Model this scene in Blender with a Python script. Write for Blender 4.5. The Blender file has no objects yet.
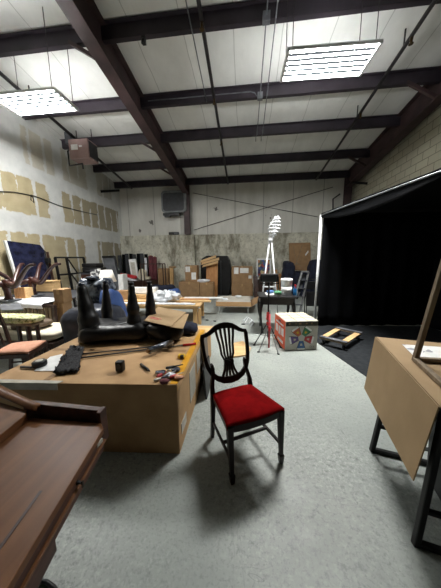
import bpy, math, random
from mathutils import Vector, Matrix, noise
random.seed(7)
S = bpy.context.scene
COL = S.collection
PI = math.pi

# ------------------------------------------------------------------ camera
F, CX, CY, H = 221.0, 220.5, 294.0, 1.6
_dy = Vector(((245 - CX) / F, (CY - 258) / F, 1)).normalized()
_up = _dy.cross(Vector((1, .010, 0)))
if _up.y < 0: _up = -_up
_up.normalize()
_dx = _up.cross(_dy).normalized()
if _dx.x < 0: _dx = -_dx
CAM = Vector((0, 0, H))
def ray(u, v):
    c = Vector(((u - CX) / F, (CY - v) / F, 1.0))
    return Vector((_dx.dot(c), _dy.dot(c), _up.dot(c)))
def PZ(u, v, z):
    d = ray(u, v); return CAM + d * ((z - H) / d.z)
def PY(u, v, y):
    d = ray(u, v); return CAM + d * (y / d.y)
def PX(u, v, x):
    d = ray(u, v); return CAM + d * (x / d.x)
cam = bpy.data.cameras.new('camera'); camo = bpy.data.objects.new('camera', cam); COL.objects.link(camo)
cam.sensor_fit = 'HORIZONTAL'; cam.sensor_width = 36.0; cam.lens = 36.0 * F / 441.0
cam.clip_start = .02
right = Vector((_dx.x, _dy.x, _up.x)); upv = Vector((_dx.y, _dy.y, _up.y)); fwd = Vector((_dx.z, _dy.z, _up.z))
R3 = Matrix((right, upv, -fwd)).transposed()
camo.matrix_world = Matrix.Translation(CAM) @ R3.to_4x4()
S.camera = camo
S.view_settings.view_transform = 'Standard'; S.view_settings.look = 'None'
S.view_settings.gamma = 1.0; S.view_settings.use_curve_mapping = False
S.view_settings.exposure = 1.6

# ------------------------------------------------------------------ materials
def lin(c):
    return tuple(((x / 255) / 12.92 if x / 255 <= .04045 else ((x / 255 + .055) / 1.055) ** 2.4) for x in c) + (1.0,)
def newmat(name):
    m = bpy.data.materials.new(name); m.use_nodes = True
    nt = m.node_tree; b = nt.nodes['Principled BSDF']
    return m, nt, b
def pm(name, c1, c2=None, scale=6, rough=.6, metal=0.0, bump=.0, detail=5, stretch=(1, 1, 1), spec=.4, coat=0.0, bscale=None, alpha=1.0, sheen=0.0, pos=(.35, .68)):
    m, nt, b = newmat(name); N = nt.nodes; L = nt.links
    tc = N.new('ShaderNodeTexCoord'); mp = N.new('ShaderNodeMapping'); mp.inputs['Scale'].default_value = stretch
    L.new(tc.outputs['Object'], mp.inputs[0])
    nz = N.new('ShaderNodeTexNoise'); nz.inputs['Scale'].default_value = scale; nz.inputs['Detail'].default_value = detail
    L.new(mp.outputs[0], nz.inputs['Vector'])
    rp = N.new('ShaderNodeValToRGB'); rp.color_ramp.elements[0].position = pos[0]; rp.color_ramp.elements[1].position = pos[1]
    rp.color_ramp.elements[0].color = lin(c1); rp.color_ramp.elements[1].color = lin(c2 or c1)
    L.new(nz.outputs['Fac'], rp.inputs[0]); L.new(rp.outputs[0], b.inputs['Base Color'])
    b.inputs['Roughness'].default_value = rough; b.inputs['Metallic'].default_value = metal
    b.inputs['Specular IOR Level'].default_value = spec; b.inputs['Coat Weight'].default_value = coat
    b.inputs['Sheen Weight'].default_value = sheen
    b.inputs['Alpha'].default_value = alpha
    if bump:
        n2 = N.new('ShaderNodeTexNoise'); n2.inputs['Scale'].default_value = bscale or scale * 4; n2.inputs['Detail'].default_value = 6
        L.new(mp.outputs[0], n2.inputs['Vector'])
        bp = N.new('ShaderNodeBump'); bp.inputs['Strength'].default_value = bump; bp.inputs['Distance'].default_value = .02
        L.new(n2.outputs['Fac'], bp.inputs['Height']); L.new(bp.outputs[0], b.inputs['Normal'])
    return m
class NT:
    """tiny helper for math chains"""
    def __init__(s, nt): s.N = nt.nodes; s.L = nt.links
    def put(s, i, x):
        if isinstance(x, (int, float)): i.default_value = x
        else: s.L.new(x, i)
    def m(s, op, a, b=0.0, c=None):
        n = s.N.new('ShaderNodeMath'); n.operation = op; s.put(n.inputs[0], a); s.put(n.inputs[1], b)
        if c is not None: s.put(n.inputs[2], c)
        return n.outputs[0]
    def noise(s, vec, scale, detail=4, rough=.5):
        n = s.N.new('ShaderNodeTexNoise'); n.inputs['Scale'].default_value = scale; n.inputs['Detail'].default_value = detail
        n.inputs['Roughness'].default_value = rough
        if vec is not None: s.L.new(vec, n.inputs['Vector'])
        return n.outputs['Fac']
    def mapping(s, vec, scale):
        n = s.N.new('ShaderNodeMapping'); n.inputs['Scale'].default_value = scale; s.L.new(vec, n.inputs[0]); return n.outputs[0]
    def ramp(s, fac, stops, interp='LINEAR'):
        n = s.N.new('ShaderNodeValToRGB'); cr = n.color_ramp; cr.interpolation = interp
        while len(cr.elements) < len(stops): cr.elements.new(.5)
        for e, (p, c) in zip(cr.elements, stops):
            e.position = p; e.color = c if isinstance(c, tuple) else (c, c, c, 1)
        s.put(n.inputs[0], fac); return n.outputs[0]
    def mix(s, fac, a, b, blend='MIX'):
        n = s.N.new('ShaderNodeMix'); n.data_type = 'RGBA'; n.blend_type = blend
        s.put(n.inputs[0], fac)
        for i, x in ((6, a), (7, b)):
            if isinstance(x, tuple): n.inputs[i].default_value = x
            else: s.L.new(x, n.inputs[i])
        return n.outputs[2]
    def sep(s, vec):
        n = s.N.new('ShaderNodeSeparateXYZ'); s.L.new(vec, n.inputs[0]); return n.outputs
    def comb(s, x, y, z):
        n = s.N.new('ShaderNodeCombineXYZ'); s.put(n.inputs[0], x); s.put(n.inputs[1], y); s.put(n.inputs[2], z); return n.outputs[0]
    def obj(s):
        return s.N.new('ShaderNodeTexCoord').outputs['Object']
    def band(s, x, lo, hi, soft=.02):
        n = s.N.new('ShaderNodeMapRange'); n.interpolation_type = 'SMOOTHSTEP'
        s.put(n.inputs[0], x); n.inputs[1].default_value = lo - soft; n.inputs[2].default_value = lo + soft
        n2 = s.N.new('ShaderNodeMapRange'); n2.interpolation_type = 'SMOOTHSTEP'
        s.put(n2.inputs[0], x); n2.inputs[1].default_value = hi - soft; n2.inputs[2].default_value = hi + soft
        return s.m('SUBTRACT', n.outputs[0], n2.outputs[0])
    def bump(s, h, b, strength=.3, dist=.01):
        n = s.N.new('ShaderNodeBump'); n.inputs['Strength'].default_value = strength; n.inputs['Distance'].default_value = dist
        s.L.new(h, n.inputs['Height']); s.L.new(n.outputs[0], b.inputs['Normal'])

def floor_mat():
    m, nt, b = newmat('concrete_floor'); t = NT(nt); o = t.obj()
    big = t.noise(o, .9, 6, .6); mid = t.noise(o, 4.5, 8, .65); fine = t.noise(o, 55, 4, .6)
    c = t.ramp(big, [(.3, lin((132, 138, 134))), (.7, lin((158, 163, 157)))])
    c = t.mix(t.m('MULTIPLY', t.ramp(t.noise(o, 36, 6, .75), [(.5, 0.), (.64, 1.)]), t.ramp(t.noise(o, .7, 2, .5), [(.42, .10), (.60, .8)])), c, lin((184, 187, 181)))
    c = t.mix(t.m('MULTIPLY', t.ramp(t.noise(o, 24, 7, .75), [(.36, 1.), (.48, 0.)]), t.ramp(t.noise(o, .7, 2, .5), [(.42, .22), (.60, .85)])), c, lin((92, 98, 96)))
    c = t.mix(t.m('MULTIPLY', t.ramp(fine, [(.36, 1.), (.46, 0.)]), .30), c, lin((88, 92, 92)))
    # worn, speckled patch and stray scuffs
    vo = nt.nodes.new('ShaderNodeTexVoronoi'); vo.inputs['Scale'].default_value = 2.6; t.L.new(o, vo.inputs['Vector'])
    sc = t.noise(t.mapping(o, (2.2, 9, 1)), 3.0, 9, .75)
    c = t.mix(t.m('MULTIPLY', t.ramp(sc, [(.64, 0.), (.70, 1.)]), .35), c, lin((92, 96, 95)))
    dots = t.ramp(t.m('ADD', vo.outputs['Distance'], t.m('MULTIPLY', fine, .05)), [(.045, 1.), (.06, 0.)])
    c = t.mix(t.m('MULTIPLY', dots, .6), c, lin((70, 73, 72)))
    sv = t.noise(t.mapping(o, (1, 1, 1)), 1.7, 3, .5)
    scr = t.m('ABSOLUTE', t.m('SUBTRACT', t.noise(t.mapping(o, (6, .8, 1)), 1.6, 2, .4), .5))
    scr2 = t.m('ABSOLUTE', t.m('SUBTRACT', t.noise(t.mapping(o, (.9, 4, 1)), 1.9, 2, .4), .5))
    k = t.m('MULTIPLY', t.m('MAXIMUM', t.m('LESS_THAN', scr, .0022), t.m('LESS_THAN', scr2, .0018)), t.ramp(sv, [(.5, 0.), (.6, 1.)]))
    c = t.mix(t.m('MULTIPLY', k, .45), c, lin((84, 88, 88)))
    t.L.new(c, b.inputs['Base Color'])
    t.L.new(t.ramp(mid, [(.3, .38), (.7, .56)]), b.inputs['Roughness']); b.inputs['Specular IOR Level'].default_value = .35
    t.bump(t.m('ADD', t.m('MULTIPLY', fine, .4), mid), b, .12, .01)
    return m
def drywall_mat():
    m, nt, b = newmat('taped_drywall'); t = NT(nt); o = t.obj()
    nz = t.noise(o, 3.2, 6, .6); n2 = t.noise(o, 12, 5, .6)
    wob = t.m('ADD', t.m('MULTIPLY', t.m('SUBTRACT', nz, .5), .22), t.m('MULTIPLY', t.m('SUBTRACT', n2, .5), .07))
    p = t.sep(o); y = t.m('ADD', p[1], wob); z = t.m('ADD', p[2], t.m('MULTIPLY', wob, .9))
    def spans(lst):
        r = None
        for a, c in lst:
            q = t.band(y, a, c); r = q if r is None else t.m('MAXIMUM', r, q)
        return r
    row1 = t.m('MULTIPLY', t.band(z, 2.84, 3.80), spans([(1.5, 4.55), (4.75, 6.52), (6.98, 10.2)]))
    row2 = t.m('MULTIPLY', t.band(z, .2, 2.33), spans([(1.0, 3.9), (4.2, 7.8), (8.55, 10.25)]))
    row3 = t.m('MULTIPLY', t.band(z, 4.18, 5.15), spans([(3.4, 5.2), (5.85, 6.8), (7.15, 8.3), (8.85, 9.8)]))
    # mudded screw lines on the studs
    st = t.m('ABSOLUTE', t.m('SUBTRACT', t.m('FRACT', t.m('DIVIDE', t.m('ADD', y, 1.02), .455)), .5))
    ln = t.noise(t.mapping(o, (1, 2.2, .9)), 1.0, 3, .5)
    stripe = t.m('MULTIPLY', t.m('LESS_THAN', st, t.m('ADD', .10, t.m('MULTIPLY', t.m('SUBTRACT', nz, .5), .22))), t.m('GREATER_THAN', ln, .44))
    tan = t.m('MULTIPLY', t.m('MAXIMUM', row1, t.m('MAXIMUM', row2, t.m('MULTIPLY', row3, .5))), t.m('SUBTRACT', 1.0, t.m('MULTIPLY', stripe, .92)))
    board = t.ramp(nz, [(.3, lin((168, 155, 122))), (.7, lin((186, 173, 140)))])
    mud = t.ramp(nz, [(.3, lin((196, 198, 196))), (.7, lin((216, 217, 214)))])
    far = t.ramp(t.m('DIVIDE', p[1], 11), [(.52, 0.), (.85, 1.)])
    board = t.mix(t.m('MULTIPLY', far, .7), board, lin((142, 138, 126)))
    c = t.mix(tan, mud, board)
    t.L.new(c, b.inputs['Base Color']); b.inputs['Roughness'].default_value = .85; b.inputs['Specular IOR Level'].default_value = .2
    return m
def panel_wall_mat():
    m, nt, b = newmat('white_wall_panels'); t = NT(nt); o = t.obj(); p = t.sep(o)
    nz = t.noise(t.mapping(o, (1.2, 1, .35)), 1.6, 7, .65); fine = t.noise(o, 22, 3)
    c = t.ramp(nz, [(.3, lin((194, 193, 185))), (.68, lin((218, 217, 210)))])
    fr = t.m('FRACT', t.m('DIVIDE', t.m('ADD', p[0], 20.15), 1.27))
    seam = t.m('LESS_THAN', t.m('ABSOLUTE', t.m('SUBTRACT', fr, .5)), .012)
    c = t.mix(t.m('MULTIPLY', seam, .55), c, lin((96, 95, 90)))
    dirt = None
    for (px, pz, r) in ((-4.42, 3.32, .13), (-5.05, 2.93, .08), (-1.33, 3.83, .12), (.93, 3.42, .05), (1.15, 3.38, .05), (-5.1, 4.33, .07), (-2.9, 4.55, .08)):
        d = t.m('SQRT', t.m('ADD', t.m('POWER', t.m('SUBTRACT', p[0], px), 2), t.m('POWER', t.m('SUBTRACT', p[2], pz), 2)))
        d = t.m('ADD', d, t.m('MULTIPLY', t.m('SUBTRACT', t.noise(o, 9, 3), .45), .5))
        k = t.m('LESS_THAN', d, r * .75)
        dirt = k if dirt is None else t.m('MAXIMUM', dirt, k)
    c = t.mix(t.m('MULTIPLY', dirt, .8), c, lin((60, 56, 50)))
    t.L.new(c, b.inputs['Base Color']); b.inputs['Roughness'].default_value = .6
    return m
def concrete_wall_mat():
    m, nt, b = newmat('stained_concrete'); t = NT(nt); o = t.obj()
    a = t.noise(t.mapping(o, (1, 1, .45)), 1.3, 8, .7); f = t.noise(o, 8, 8, .7)
    c = t.ramp(a, [(.36, lin((124, 119, 103))), (.48, lin((196, 194, 178))), (.64, lin((224, 222, 207)))])
    c = t.mix(t.m('MULTIPLY', t.ramp(f, [(.35, 1.), (.5, 0.)]), .5), c, lin((98, 94, 80)))
    t.L.new(c, b.inputs['Base Color']); b.inputs['Roughness'].default_value = .9; t.bump(f, b, .3, .02)
    return m
def block_mat():
    m, nt, b = newmat('painted_concrete_block'); t = NT(nt); o = t.obj(); p = t.sep(o)
    br = nt.nodes.new('ShaderNodeTexBrick'); br.inputs['Scale'].default_value = 1; br.inputs['Brick Width'].default_value = .4
    br.inputs['Row Height'].default_value = .2; br.inputs['Mortar Size'].default_value = .010
    br.inputs['Color1'].default_value = lin((158, 153, 134)); br.inputs['Color2'].default_value = lin((170, 166, 147)); br.inputs['Mortar'].default_value = lin((110, 106, 94))
    t.L.new(t.comb(p[1], p[2], 0), br.inputs['Vector'])
    nz = t.noise(o, 1.2, 6); c = t.mix(t.m('MULTIPLY', t.ramp(nz, [(.35, 1.), (.6, 0.)]), .3), br.outputs['Color'], lin((140, 136, 122)))
    t.L.new(c, b.inputs['Base Color']); b.inputs['Roughness'].default_value = .85; t.bump(t.m('SUBTRACT', 1, br.outputs['Fac']), b, .5, .01)
    return m
def ceiling_mat():
    m, nt, b = newmat('white_roof_insulation'); t = NT(nt); o = t.obj(); p = t.sep(o)
    nz = t.noise(t.mapping(o, (1, .6, 1)), 2.2, 5, .6)
    c = t.ramp(nz, [(.3, lin((216, 217, 214))), (.7, lin((232, 233, 230)))])
    fr = t.m('FRACT', t.m('DIVIDE', t.m('ADD', t.m('ADD', p[0], 20.), t.m('MULTIPLY', t.noise(o, 1.5, 2), .06)), .92))
    seam = t.m('LESS_THAN', t.m('ABSOLUTE', t.m('SUBTRACT', fr, .5)), .009)
    c = t.mix(t.m('MULTIPLY', seam, .45), c, lin((120, 120, 116)))
    t.L.new(c, b.inputs['Base Color']); b.inputs['Roughness'].default_value = .55
    wv = t.noise(t.mapping(o, (7, .8, 1)), 1.6, 3); t.bump(wv, b, .12, .03)
    return m
def wood(name, c1, c2, axis=1, scale=9, rough=.4, coat=0.2, bump=.03):
    st = [16, 16, 16]; st[axis] = 1.0
    return pm(name, c1, c2, scale=scale / 6, rough=rough, stretch=tuple(st), coat=coat, bump=bump, bscale=2, detail=8, pos=(.36, .64))
def kraft(name, c1, c2):
    return pm(name, c1, c2, scale=5, rough=.75, bump=.04, bscale=60, stretch=(1, 1, 1))
M = {}
M['floor'] = floor_mat(); M['drywall'] = drywall_mat(); M['panelwall'] = panel_wall_mat(); M['concrete'] = concrete_wall_mat()
M['block'] = block_mat(); M['ceiling'] = ceiling_mat()
M['steel'] = pm('oxide_primed_steel', (58, 45, 46), (78, 60, 61), scale=3, rough=.55, bump=.05)
M['purlin'] = pm('dark_primed_purlin', (42, 37, 44), (56, 49, 57), scale=3, rough=.5, bump=.04)
M['drabwall'] = pm('plain_grey_wall', (36, 35, 33), (46, 44, 42), scale=2, rough=.9)
M['mahog'] = wood('dark_mahogany', (16, 7, 7), (30, 13, 11), axis=2, rough=.42, coat=0)
M['mahog'].node_tree.nodes['Principled BSDF'].inputs['Specular IOR Level'].default_value = .22
M['velvet'] = pm('red_velvet', (100, 6, 8), (128, 12, 14), scale=9, rough=.9, bump=.12, bscale=160, spec=.04)
M['card'] = kraft('brown_cardboard', (168, 133, 92), (186, 151, 108))
M['card2'] = kraft('tan_cardboard', (152, 127, 93), (162, 136, 101))
M['card3'] = kraft('dull_cardboard', (138, 108, 76), (156, 124, 88))
M['cardtape'] = pm('yellow_packing_tape', (196, 140, 34), (214, 160, 52), scale=8, rough=.3, spec=.5)
M['cleartape'] = pm('grey_packing_tape', (168, 164, 152), (190, 186, 174), scale=14, rough=.3)
M['desk'] = wood('walnut_brown_desk', (98, 63, 38), (116, 78, 49), axis=1, rough=.42, coat=0)
M['desk'].node_tree.nodes['Principled BSDF'].inputs['Specular IOR Level'].default_value = .22
M['deskdark'] = wood('dark_walnut_edge', (58, 33, 24), (82, 48, 34), axis=1, rough=.5, coat=0)
M['blackmetal'] = pm('black_painted_metal', (18, 18, 19), (30, 30, 31), scale=12, rough=.4, metal=.3)
M['blackplastic'] = pm('black_plastic', (16, 16, 17), (26, 26, 27), scale=10, rough=.45)
M['blackwrap'] = pm('black_stretch_wrap', (7, 7, 8), (18, 18, 20), scale=7, rough=.42, bump=.5, bscale=9, stretch=(1, 1, .35), spec=.5)
M['blackcloth'] = pm('black_curtain_cloth', (8, 9, 11), (13, 14, 17), scale=5, rough=.9, bump=.15, spec=.1)
M['mat'] = pm('black_floor_mat', (26, 29, 32), (42, 45, 48), scale=14, rough=.8, bump=.15, spec=.2)
M['white'] = pm('white_enamel', (222, 224, 226), (236, 238, 240), scale=5, rough=.4)
M['paper'] = pm('white_paper', (214, 214, 212), (238, 238, 236), scale=7, rough=.7, bump=.05)
M['whitecloth'] = pm('white_sheet', (204, 206, 212), (232, 234, 238), scale=5, rough=.8, bump=.4, bscale=12)
M['foam'] = pm('white_packing_plastic', (196, 200, 204), (232, 236, 240), scale=9, rough=.35, bump=.6, bscale=18)
M['tube'] = None
M['pine'] = wood('pine_board', (186, 152, 106), (206, 172, 124), axis=0, rough=.6, coat=0)
M['pinez'] = wood('pine_post', (184, 146, 96), (206, 168, 116), axis=2, rough=.6, coat=0)
M['oak'] = wood('orange_plywood', (170, 118, 68), (190, 138, 86), axis=2, rough=.55, coat=0)
M['oldwood'] = wood('grey_weathered_wood', (112, 98, 80), (140, 124, 102), axis=2, rough=.7, coat=0)
M['darkwood'] = wood('dark_brown_wood', (44, 28, 22), (66, 42, 32), axis=2, rough=.4)
M['redwood'] = wood('reddish_turned_wood', (40, 19, 15), (60, 29, 22), axis=2, rough=.38, coat=.1)
M['peach'] = pm('peach_seat_cloth', (196, 142, 116), (210, 158, 132), scale=14, rough=.85, bump=.15, bscale=80)
M['cream'] = pm('cream_cushion', (200, 192, 172), (218, 210, 190), scale=6, rough=.85, bump=.1)
M['brownpillow'] = pm('brown_pillow_cloth', (72, 58, 48), (124, 108, 90), scale=7, rough=.85, bump=.2, bscale=30)
M['greycloth'] = pm('grey_panel', (70, 72, 76), (94, 96, 100), scale=5, rough=.7)
M['darkgrey'] = pm('dark_grey_sheet', (46, 48, 52), (62, 64, 68), scale=5, rough=.5)
M['navy'] = pm('navy_moving_blanket', (14, 18, 34), (28, 34, 56), scale=7, rough=.85, bump=.6, bscale=16)
M['navywrap'] = pm('navy_quilt_in_plastic', (18, 20, 40), (38, 42, 68), scale=7, rough=.22, bump=.7, bscale=13)
M['bluewrap'] = pm('blue_blanket_wrap', (44, 72, 128), (76, 104, 160), scale=4, rough=.5, bump=.5, bscale=9)
M['film'] = pm('clear_film_over_grey', (46, 54, 68), (176, 184, 194), scale=6, rough=.16, bump=1.0, bscale=8, pos=(.45, .66))
M['slate'] = pm('slate_grey_wrap', (40, 44, 54), (64, 68, 80), scale=5, rough=.35, bump=.5, bscale=9)
M['shag'] = pm('charcoal_shag', (34, 34, 36), (70, 70, 72), scale=60, rough=.95, bump=.9, bscale=90)
M['silver'] = pm('brushed_aluminium', (150, 152, 154), (176, 178, 180), scale=9, rough=.35, metal=.8)
M['galv'] = pm('galvanised_conduit', (104, 108, 112), (130, 134, 138), scale=8, rough=.4, metal=.5)
M['pipe'] = pm('dark_sprinkler_pipe', (34, 32, 34), (48, 45, 47), scale=8, rough=.5)
M['red'] = pm('red_plastic', (176, 28, 34), (194, 40, 44), scale=8, rough=.4)
M['orange'] = pm('orange_carton_print', (214, 84, 50), (228, 104, 66), scale=8, rough=.6)
M['cartonwhite'] = pm('pale_grey_carton', (176, 172, 162), (192, 188, 178), scale=6, rough=.7)
M['cartontop'] = pm('cream_carton_top', (176, 170, 152), (190, 184, 166), scale=6, rough=.7)
M['shadowstrip'] = pm('painted_shadow_band', (58, 56, 44), (74, 70, 56), scale=9, rough=.6)  # olive tone for the shadow painted along the carton's upper front
M['green'] = pm('green_print', (60, 118, 82), (74, 134, 96), rough=.6)
M['bluep'] = pm('blue_print', (52, 88, 138), (66, 104, 152), rough=.6)
M['purple'] = pm('purple_print', (92, 74, 122), (108, 88, 138), rough=.6)
M['redp'] = pm('red_print', (168, 58, 64), (184, 70, 74), rough=.6)
M['rust'] = pm('rust_print', (176, 96, 62), (190, 110, 74), rough=.6)
M['yellow'] = pm('yellow_plastic', (208, 168, 20), (224, 184, 34), rough=.4)
M['heater'] = pm('pinkish_beige_enamel', (150, 124, 122), (166, 140, 136), scale=4, rough=.5)
M['fan'] = pm('charcoal_fan_housing', (44, 46, 50), (60, 62, 66), scale=8, rough=.5)
M['fanrim'] = pm('grey_fan_rim', (112, 116, 118), (134, 138, 140), scale=8, rough=.5)
M['shade'] = pm('white_lampshade', (226, 222, 212), (238, 234, 226), scale=9, rough=.8)
M['baffle'] = pm('added_light_baffle', (16, 18, 22), (20, 22, 26), scale=9, rough=.9, spec=.05)  # near-black so the added strips stay grey beside the lit tubes
M['bluebottle'] = pm('blue_bottle_plastic', (30, 96, 150), (42, 112, 168), rough=.25)
M['maroon'] = pm('maroon_fabric', (84, 40, 46), (104, 54, 58), scale=8, rough=.85)
M['brass'] = pm('dark_brass', (70, 56, 36), (96, 78, 50), rough=.35, metal=.8)
def tube_mat():
    m, nt, b = newmat('lit_fluorescent_tube')
    b.inputs['Base Color'].default_value = (.9, .9, .9, 1)
    b.inputs['Emission Color'].default_value = (.98, .985, .97, 1); b.inputs['Emission Strength'].default_value = TUBE
    return m
TUBE = 78.0
M['tube'] = tube_mat()
def floral_mat():
    m, nt, b = newmat('yellow_green_floral_cloth'); t = NT(nt); o = t.obj()
    n = t.noise(o, 26, 4, .6)
    c = t.ramp(n, [(.36, lin((104, 116, 58))), (.46, lin((196, 200, 138))), (.6, lin((226, 226, 190))), (.7, lin((180, 184, 110)))])
    t.L.new(c, b.inputs['Base Color']); b.inputs['Roughness'].default_value = .85; return m
M['floral'] = floral_mat()
def collage_mat(name, cols, scale):
    m, nt, b = newmat(name); t = NT(nt); o = t.obj()
    v = nt.nodes.new('ShaderNodeTexVoronoi'); v.inputs['Scale'].default_value = scale; t.L.new(o, v.inputs['Vector'])
    s = t.sep(v.outputs['Color'])
    st = [(i / len(cols), lin(c)) for i, c in enumerate(cols)]
    t.L.new(t.ramp(s[0], st, 'CONSTANT'), b.inputs['Base Color']); b.inputs['Roughness'].default_value = .5; return m
M['picture'] = collage_mat('colourful_print', [(60, 50, 90), (150, 70, 60), (200, 180, 130), (60, 90, 140), (190, 120, 70), (90, 100, 90)], 9)
M['patterned'] = collage_mat('black_white_pattern', [(210, 210, 206), (60, 60, 64), (190, 190, 188), (110, 110, 112)], 14)
M['scribble'] = collage_mat('printed_sheet', [(226, 226, 222), (232, 232, 230), (226, 228, 226), (150, 152, 158), (236, 236, 232)], 22)

# ------------------------------------------------------------------ mesh builder
class MB:
    def __init__(s): s.v = []; s.f = []; s.sm = []
    def add(s, vs, fs, smooth=False):
        n = len(s.v); s.v += [Vector(x) for x in vs]
        for f in fs: s.f.append([i + n for i in f]); s.sm.append(smooth)
        return s
    def box(s, x0, y0, z0, x1, y1, z1):
        x0, x1 = min(x0, x1), max(x0, x1); y0, y1 = min(y0, y1), max(y0, y1); z0, z1 = min(z0, z1), max(z0, z1)
        return s.add([(x0, y0, z0), (x1, y0, z0), (x1, y1, z0), (x0, y1, z0), (x0, y0, z1), (x1, y0, z1), (x1, y1, z1), (x0, y1, z1)],
                     [(0, 3, 2, 1), (4, 5, 6, 7), (0, 1, 5, 4), (1, 2, 6, 5), (2, 3, 7, 6), (3, 0, 4, 7)])
    def hexa(s, b, t):          # four bottom and four top corners, counter-clockwise seen from above
        return s.add(list(b) + list(t), [(0, 3, 2, 1), (4, 5, 6, 7), (0, 1, 5, 4), (1, 2, 6, 5), (2, 3, 7, 6), (3, 0, 4, 7)])
    def bar(s, a, b, w, h=None, up=(0, 0, 1)):   # rectangular bar between two points
        a, b = Vector(a), Vector(b); h = h or w; d = (b - a).normalized(); u = Vector(up)
        if abs(d.dot(u)) > .98: u = Vector((0, 1, 0)) if abs(d.y) < .9 else Vector((1, 0, 0))
        x = d.cross(u).normalized() * w / 2; y = x.cross(d).normalized() * h / 2
        return s.hexa([a - x - y, a + x - y, b + x - y, b - x - y], [a - x + y, a + x + y, b + x + y, b - x + y])
    def tube(s, pts, r, n=10, cap=True, ell=None):   # round tube along a path; r number or list
        pts = [Vector(p) for p in pts]; k = len(pts)
        rs = r if isinstance(r, (list, tuple)) else [r] * k
        vs = []; prev = None
        for i, p in enumerate(pts):
            d = (pts[min(i + 1, k - 1)] - pts[max(i - 1, 0)]).normalized()
            if prev is None:
                u = Vector((0, 0, 1)) if abs(d.z) < .9 else Vector((1, 0, 0))
            else: u = prev
            x = d.cross(u).normalized(); y = x.cross(d).normalized(); prev = y
            for j in range(n):
                a = 2 * PI * j / n
                vs.append(p + (x * math.cos(a) + y * math.sin(a)) * rs[i])
        fs = [(i * n + j, i * n + (j + 1) % n, (i + 1) * n + (j + 1) % n, (i + 1) * n + j) for i in range(k - 1) for j in range(n)]
        s.add(vs, fs, True)
        if cap:
            b = len(s.v) - n * k
            s.f.append([b + j for j in range(n)][::-1]); s.sm.append(False)
            s.f.append([b + (k - 1) * n + j for j in range(n)]); s.sm.append(False)
        return s
    def lathe(s, prof, c=(0, 0, 0), n=20, axis='z', sq=False):
        c = Vector(c); vs = []
        for (r, z) in prof:
            for j in range(n):
                a = 2 * PI * (j + (.5 if sq else 0)) / n; q = Vector((r * math.cos(a), r * math.sin(a), z))
                if axis == 'y': q = Vector((q.x, q.z, q.y))
                if axis == 'x': q = Vector((q.z, q.x, q.y))
                vs.append(c + q)
        k = len(prof)
        fs = [(i * n + j, i * n + (j + 1) % n, (i + 1) * n + (j + 1) % n, (i + 1) * n + j) for i in range(k - 1) for j in range(n)]
        s.add(vs, fs, not sq)
        b = len(s.v) - n * k
        s.f.append([b + j for j in range(n)][::-1]); s.sm.append(False)
        s.f.append([b + (k - 1) * n + j for j in range(n)]); s.sm.append(False)
        return s
    def prism(s, pts, d):       # planar polygon pushed along vector d
        pts = [Vector(p) for p in pts]; d = Vector(d); k = len(pts)
        return s.add(pts + [p + d for p in pts], [tuple(range(k))[::-1], tuple(range(k, 2 * k))] + [(i, (i + 1) % k, k + (i + 1) % k, k + i) for i in range(k)])
    def sweep(s, pts, w, d, nrm):   # flat band along a path: w across in plane, d along nrm
        pts = [Vector(p) for p in pts]; k = len(pts); nrm = Vector(nrm).normalized(); vs = []
        ws = w if isinstance(w, (list, tuple)) else [w] * k
        for i, p in enumerate(pts):
            t = (pts[min(i + 1, k - 1)] - pts[max(i - 1, 0)]).normalized(); x = t.cross(nrm).normalized() * ws[i] / 2; y = nrm * d / 2
            vs += [p - x - y, p + x - y, p + x + y, p - x + y]
        fs = [(i * 4 + j, i * 4 + (j + 1) % 4, (i + 1) * 4 + (j + 1) % 4, (i + 1) * 4 + j) for i in range(k - 1) for j in range(4)]
        fs += [(0, 3, 2, 1), tuple(4 * (k - 1) + j for j in range(4))]
        return s.add(vs, fs)
    def blob(s, c, size, e=.5, amp=.0, fr=3, seed=0, nu=28, nv=16, flat=False, rot=None):
        """superellipsoid cushion or heap, lumpy with amp; flat keeps the underside level"""
        c = Vector(c); a, b, h = size; vs = []
        sg = lambda w, p: math.copysign(abs(w) ** p, w)
        for i in range(nv + 1):
            ph = -PI / 2 + PI * i / nv
            for j in range(nu):
                th = 2 * PI * j / nu
                q = Vector((a / 2 * sg(math.cos(ph), e) * sg(math.cos(th), e), b / 2 * sg(math.cos(ph), e) * sg(math.sin(th), e), h / 2 * sg(math.sin(ph), max(e, .6))))
                k = noise.noise(q * fr + Vector((seed * 7.3, seed * 3.1, seed))) * amp + noise.noise(q * fr * 2.7 + Vector((seed, 9, 2))) * amp * .5
                q = q * (1 + k)
                if flat: q.z = max(q.z, -h / 2 * .98)
                if rot: q = rot @ q
                vs.append(c + q)
        fs = [(i * nu + j, i * nu + (j + 1) % nu, (i + 1) * nu + (j + 1) % nu, (i + 1) * nu + j) for i in range(nv) for j in range(nu)]
        return s.add(vs, fs, True)
    def sheet(s, fn, nu, nv, th):   # fn(u,v)->point; closed thin sheet
        top = [Vector(fn(i / nu, j / nv)) for i in range(nu + 1) for j in range(nv + 1)]
        K = nv + 1; n = len(top); vs = top[:]
        for i in range(nu + 1):
            for j in range(nv + 1):
                p = top[i * K + j]; du = top[min(i + 1, nu) * K + j] - top[max(i - 1, 0) * K + j]; dv = top[i * K + min(j + 1, nv)] - top[i * K + max(j - 1, 0)]
                nn = du.cross(dv); nn = nn.normalized() if nn.length > 1e-9 else Vector((0, 0, 1)); vs.append(p - nn * th)
        fs = []
        for i in range(nu):
            for j in range(nv):
                q = (i * K + j, (i + 1) * K + j, (i + 1) * K + j + 1, i * K + j + 1); fs.append(q); fs.append(tuple(x + n for x in q[::-1]))
        for i in range(nu):
            for j, fl in ((0, 0), (nv, 1)):
                q = (i * K + j, i * K + j + n, (i + 1) * K + j + n, (i + 1) * K + j); fs.append(q[::-1] if fl else q)
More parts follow.
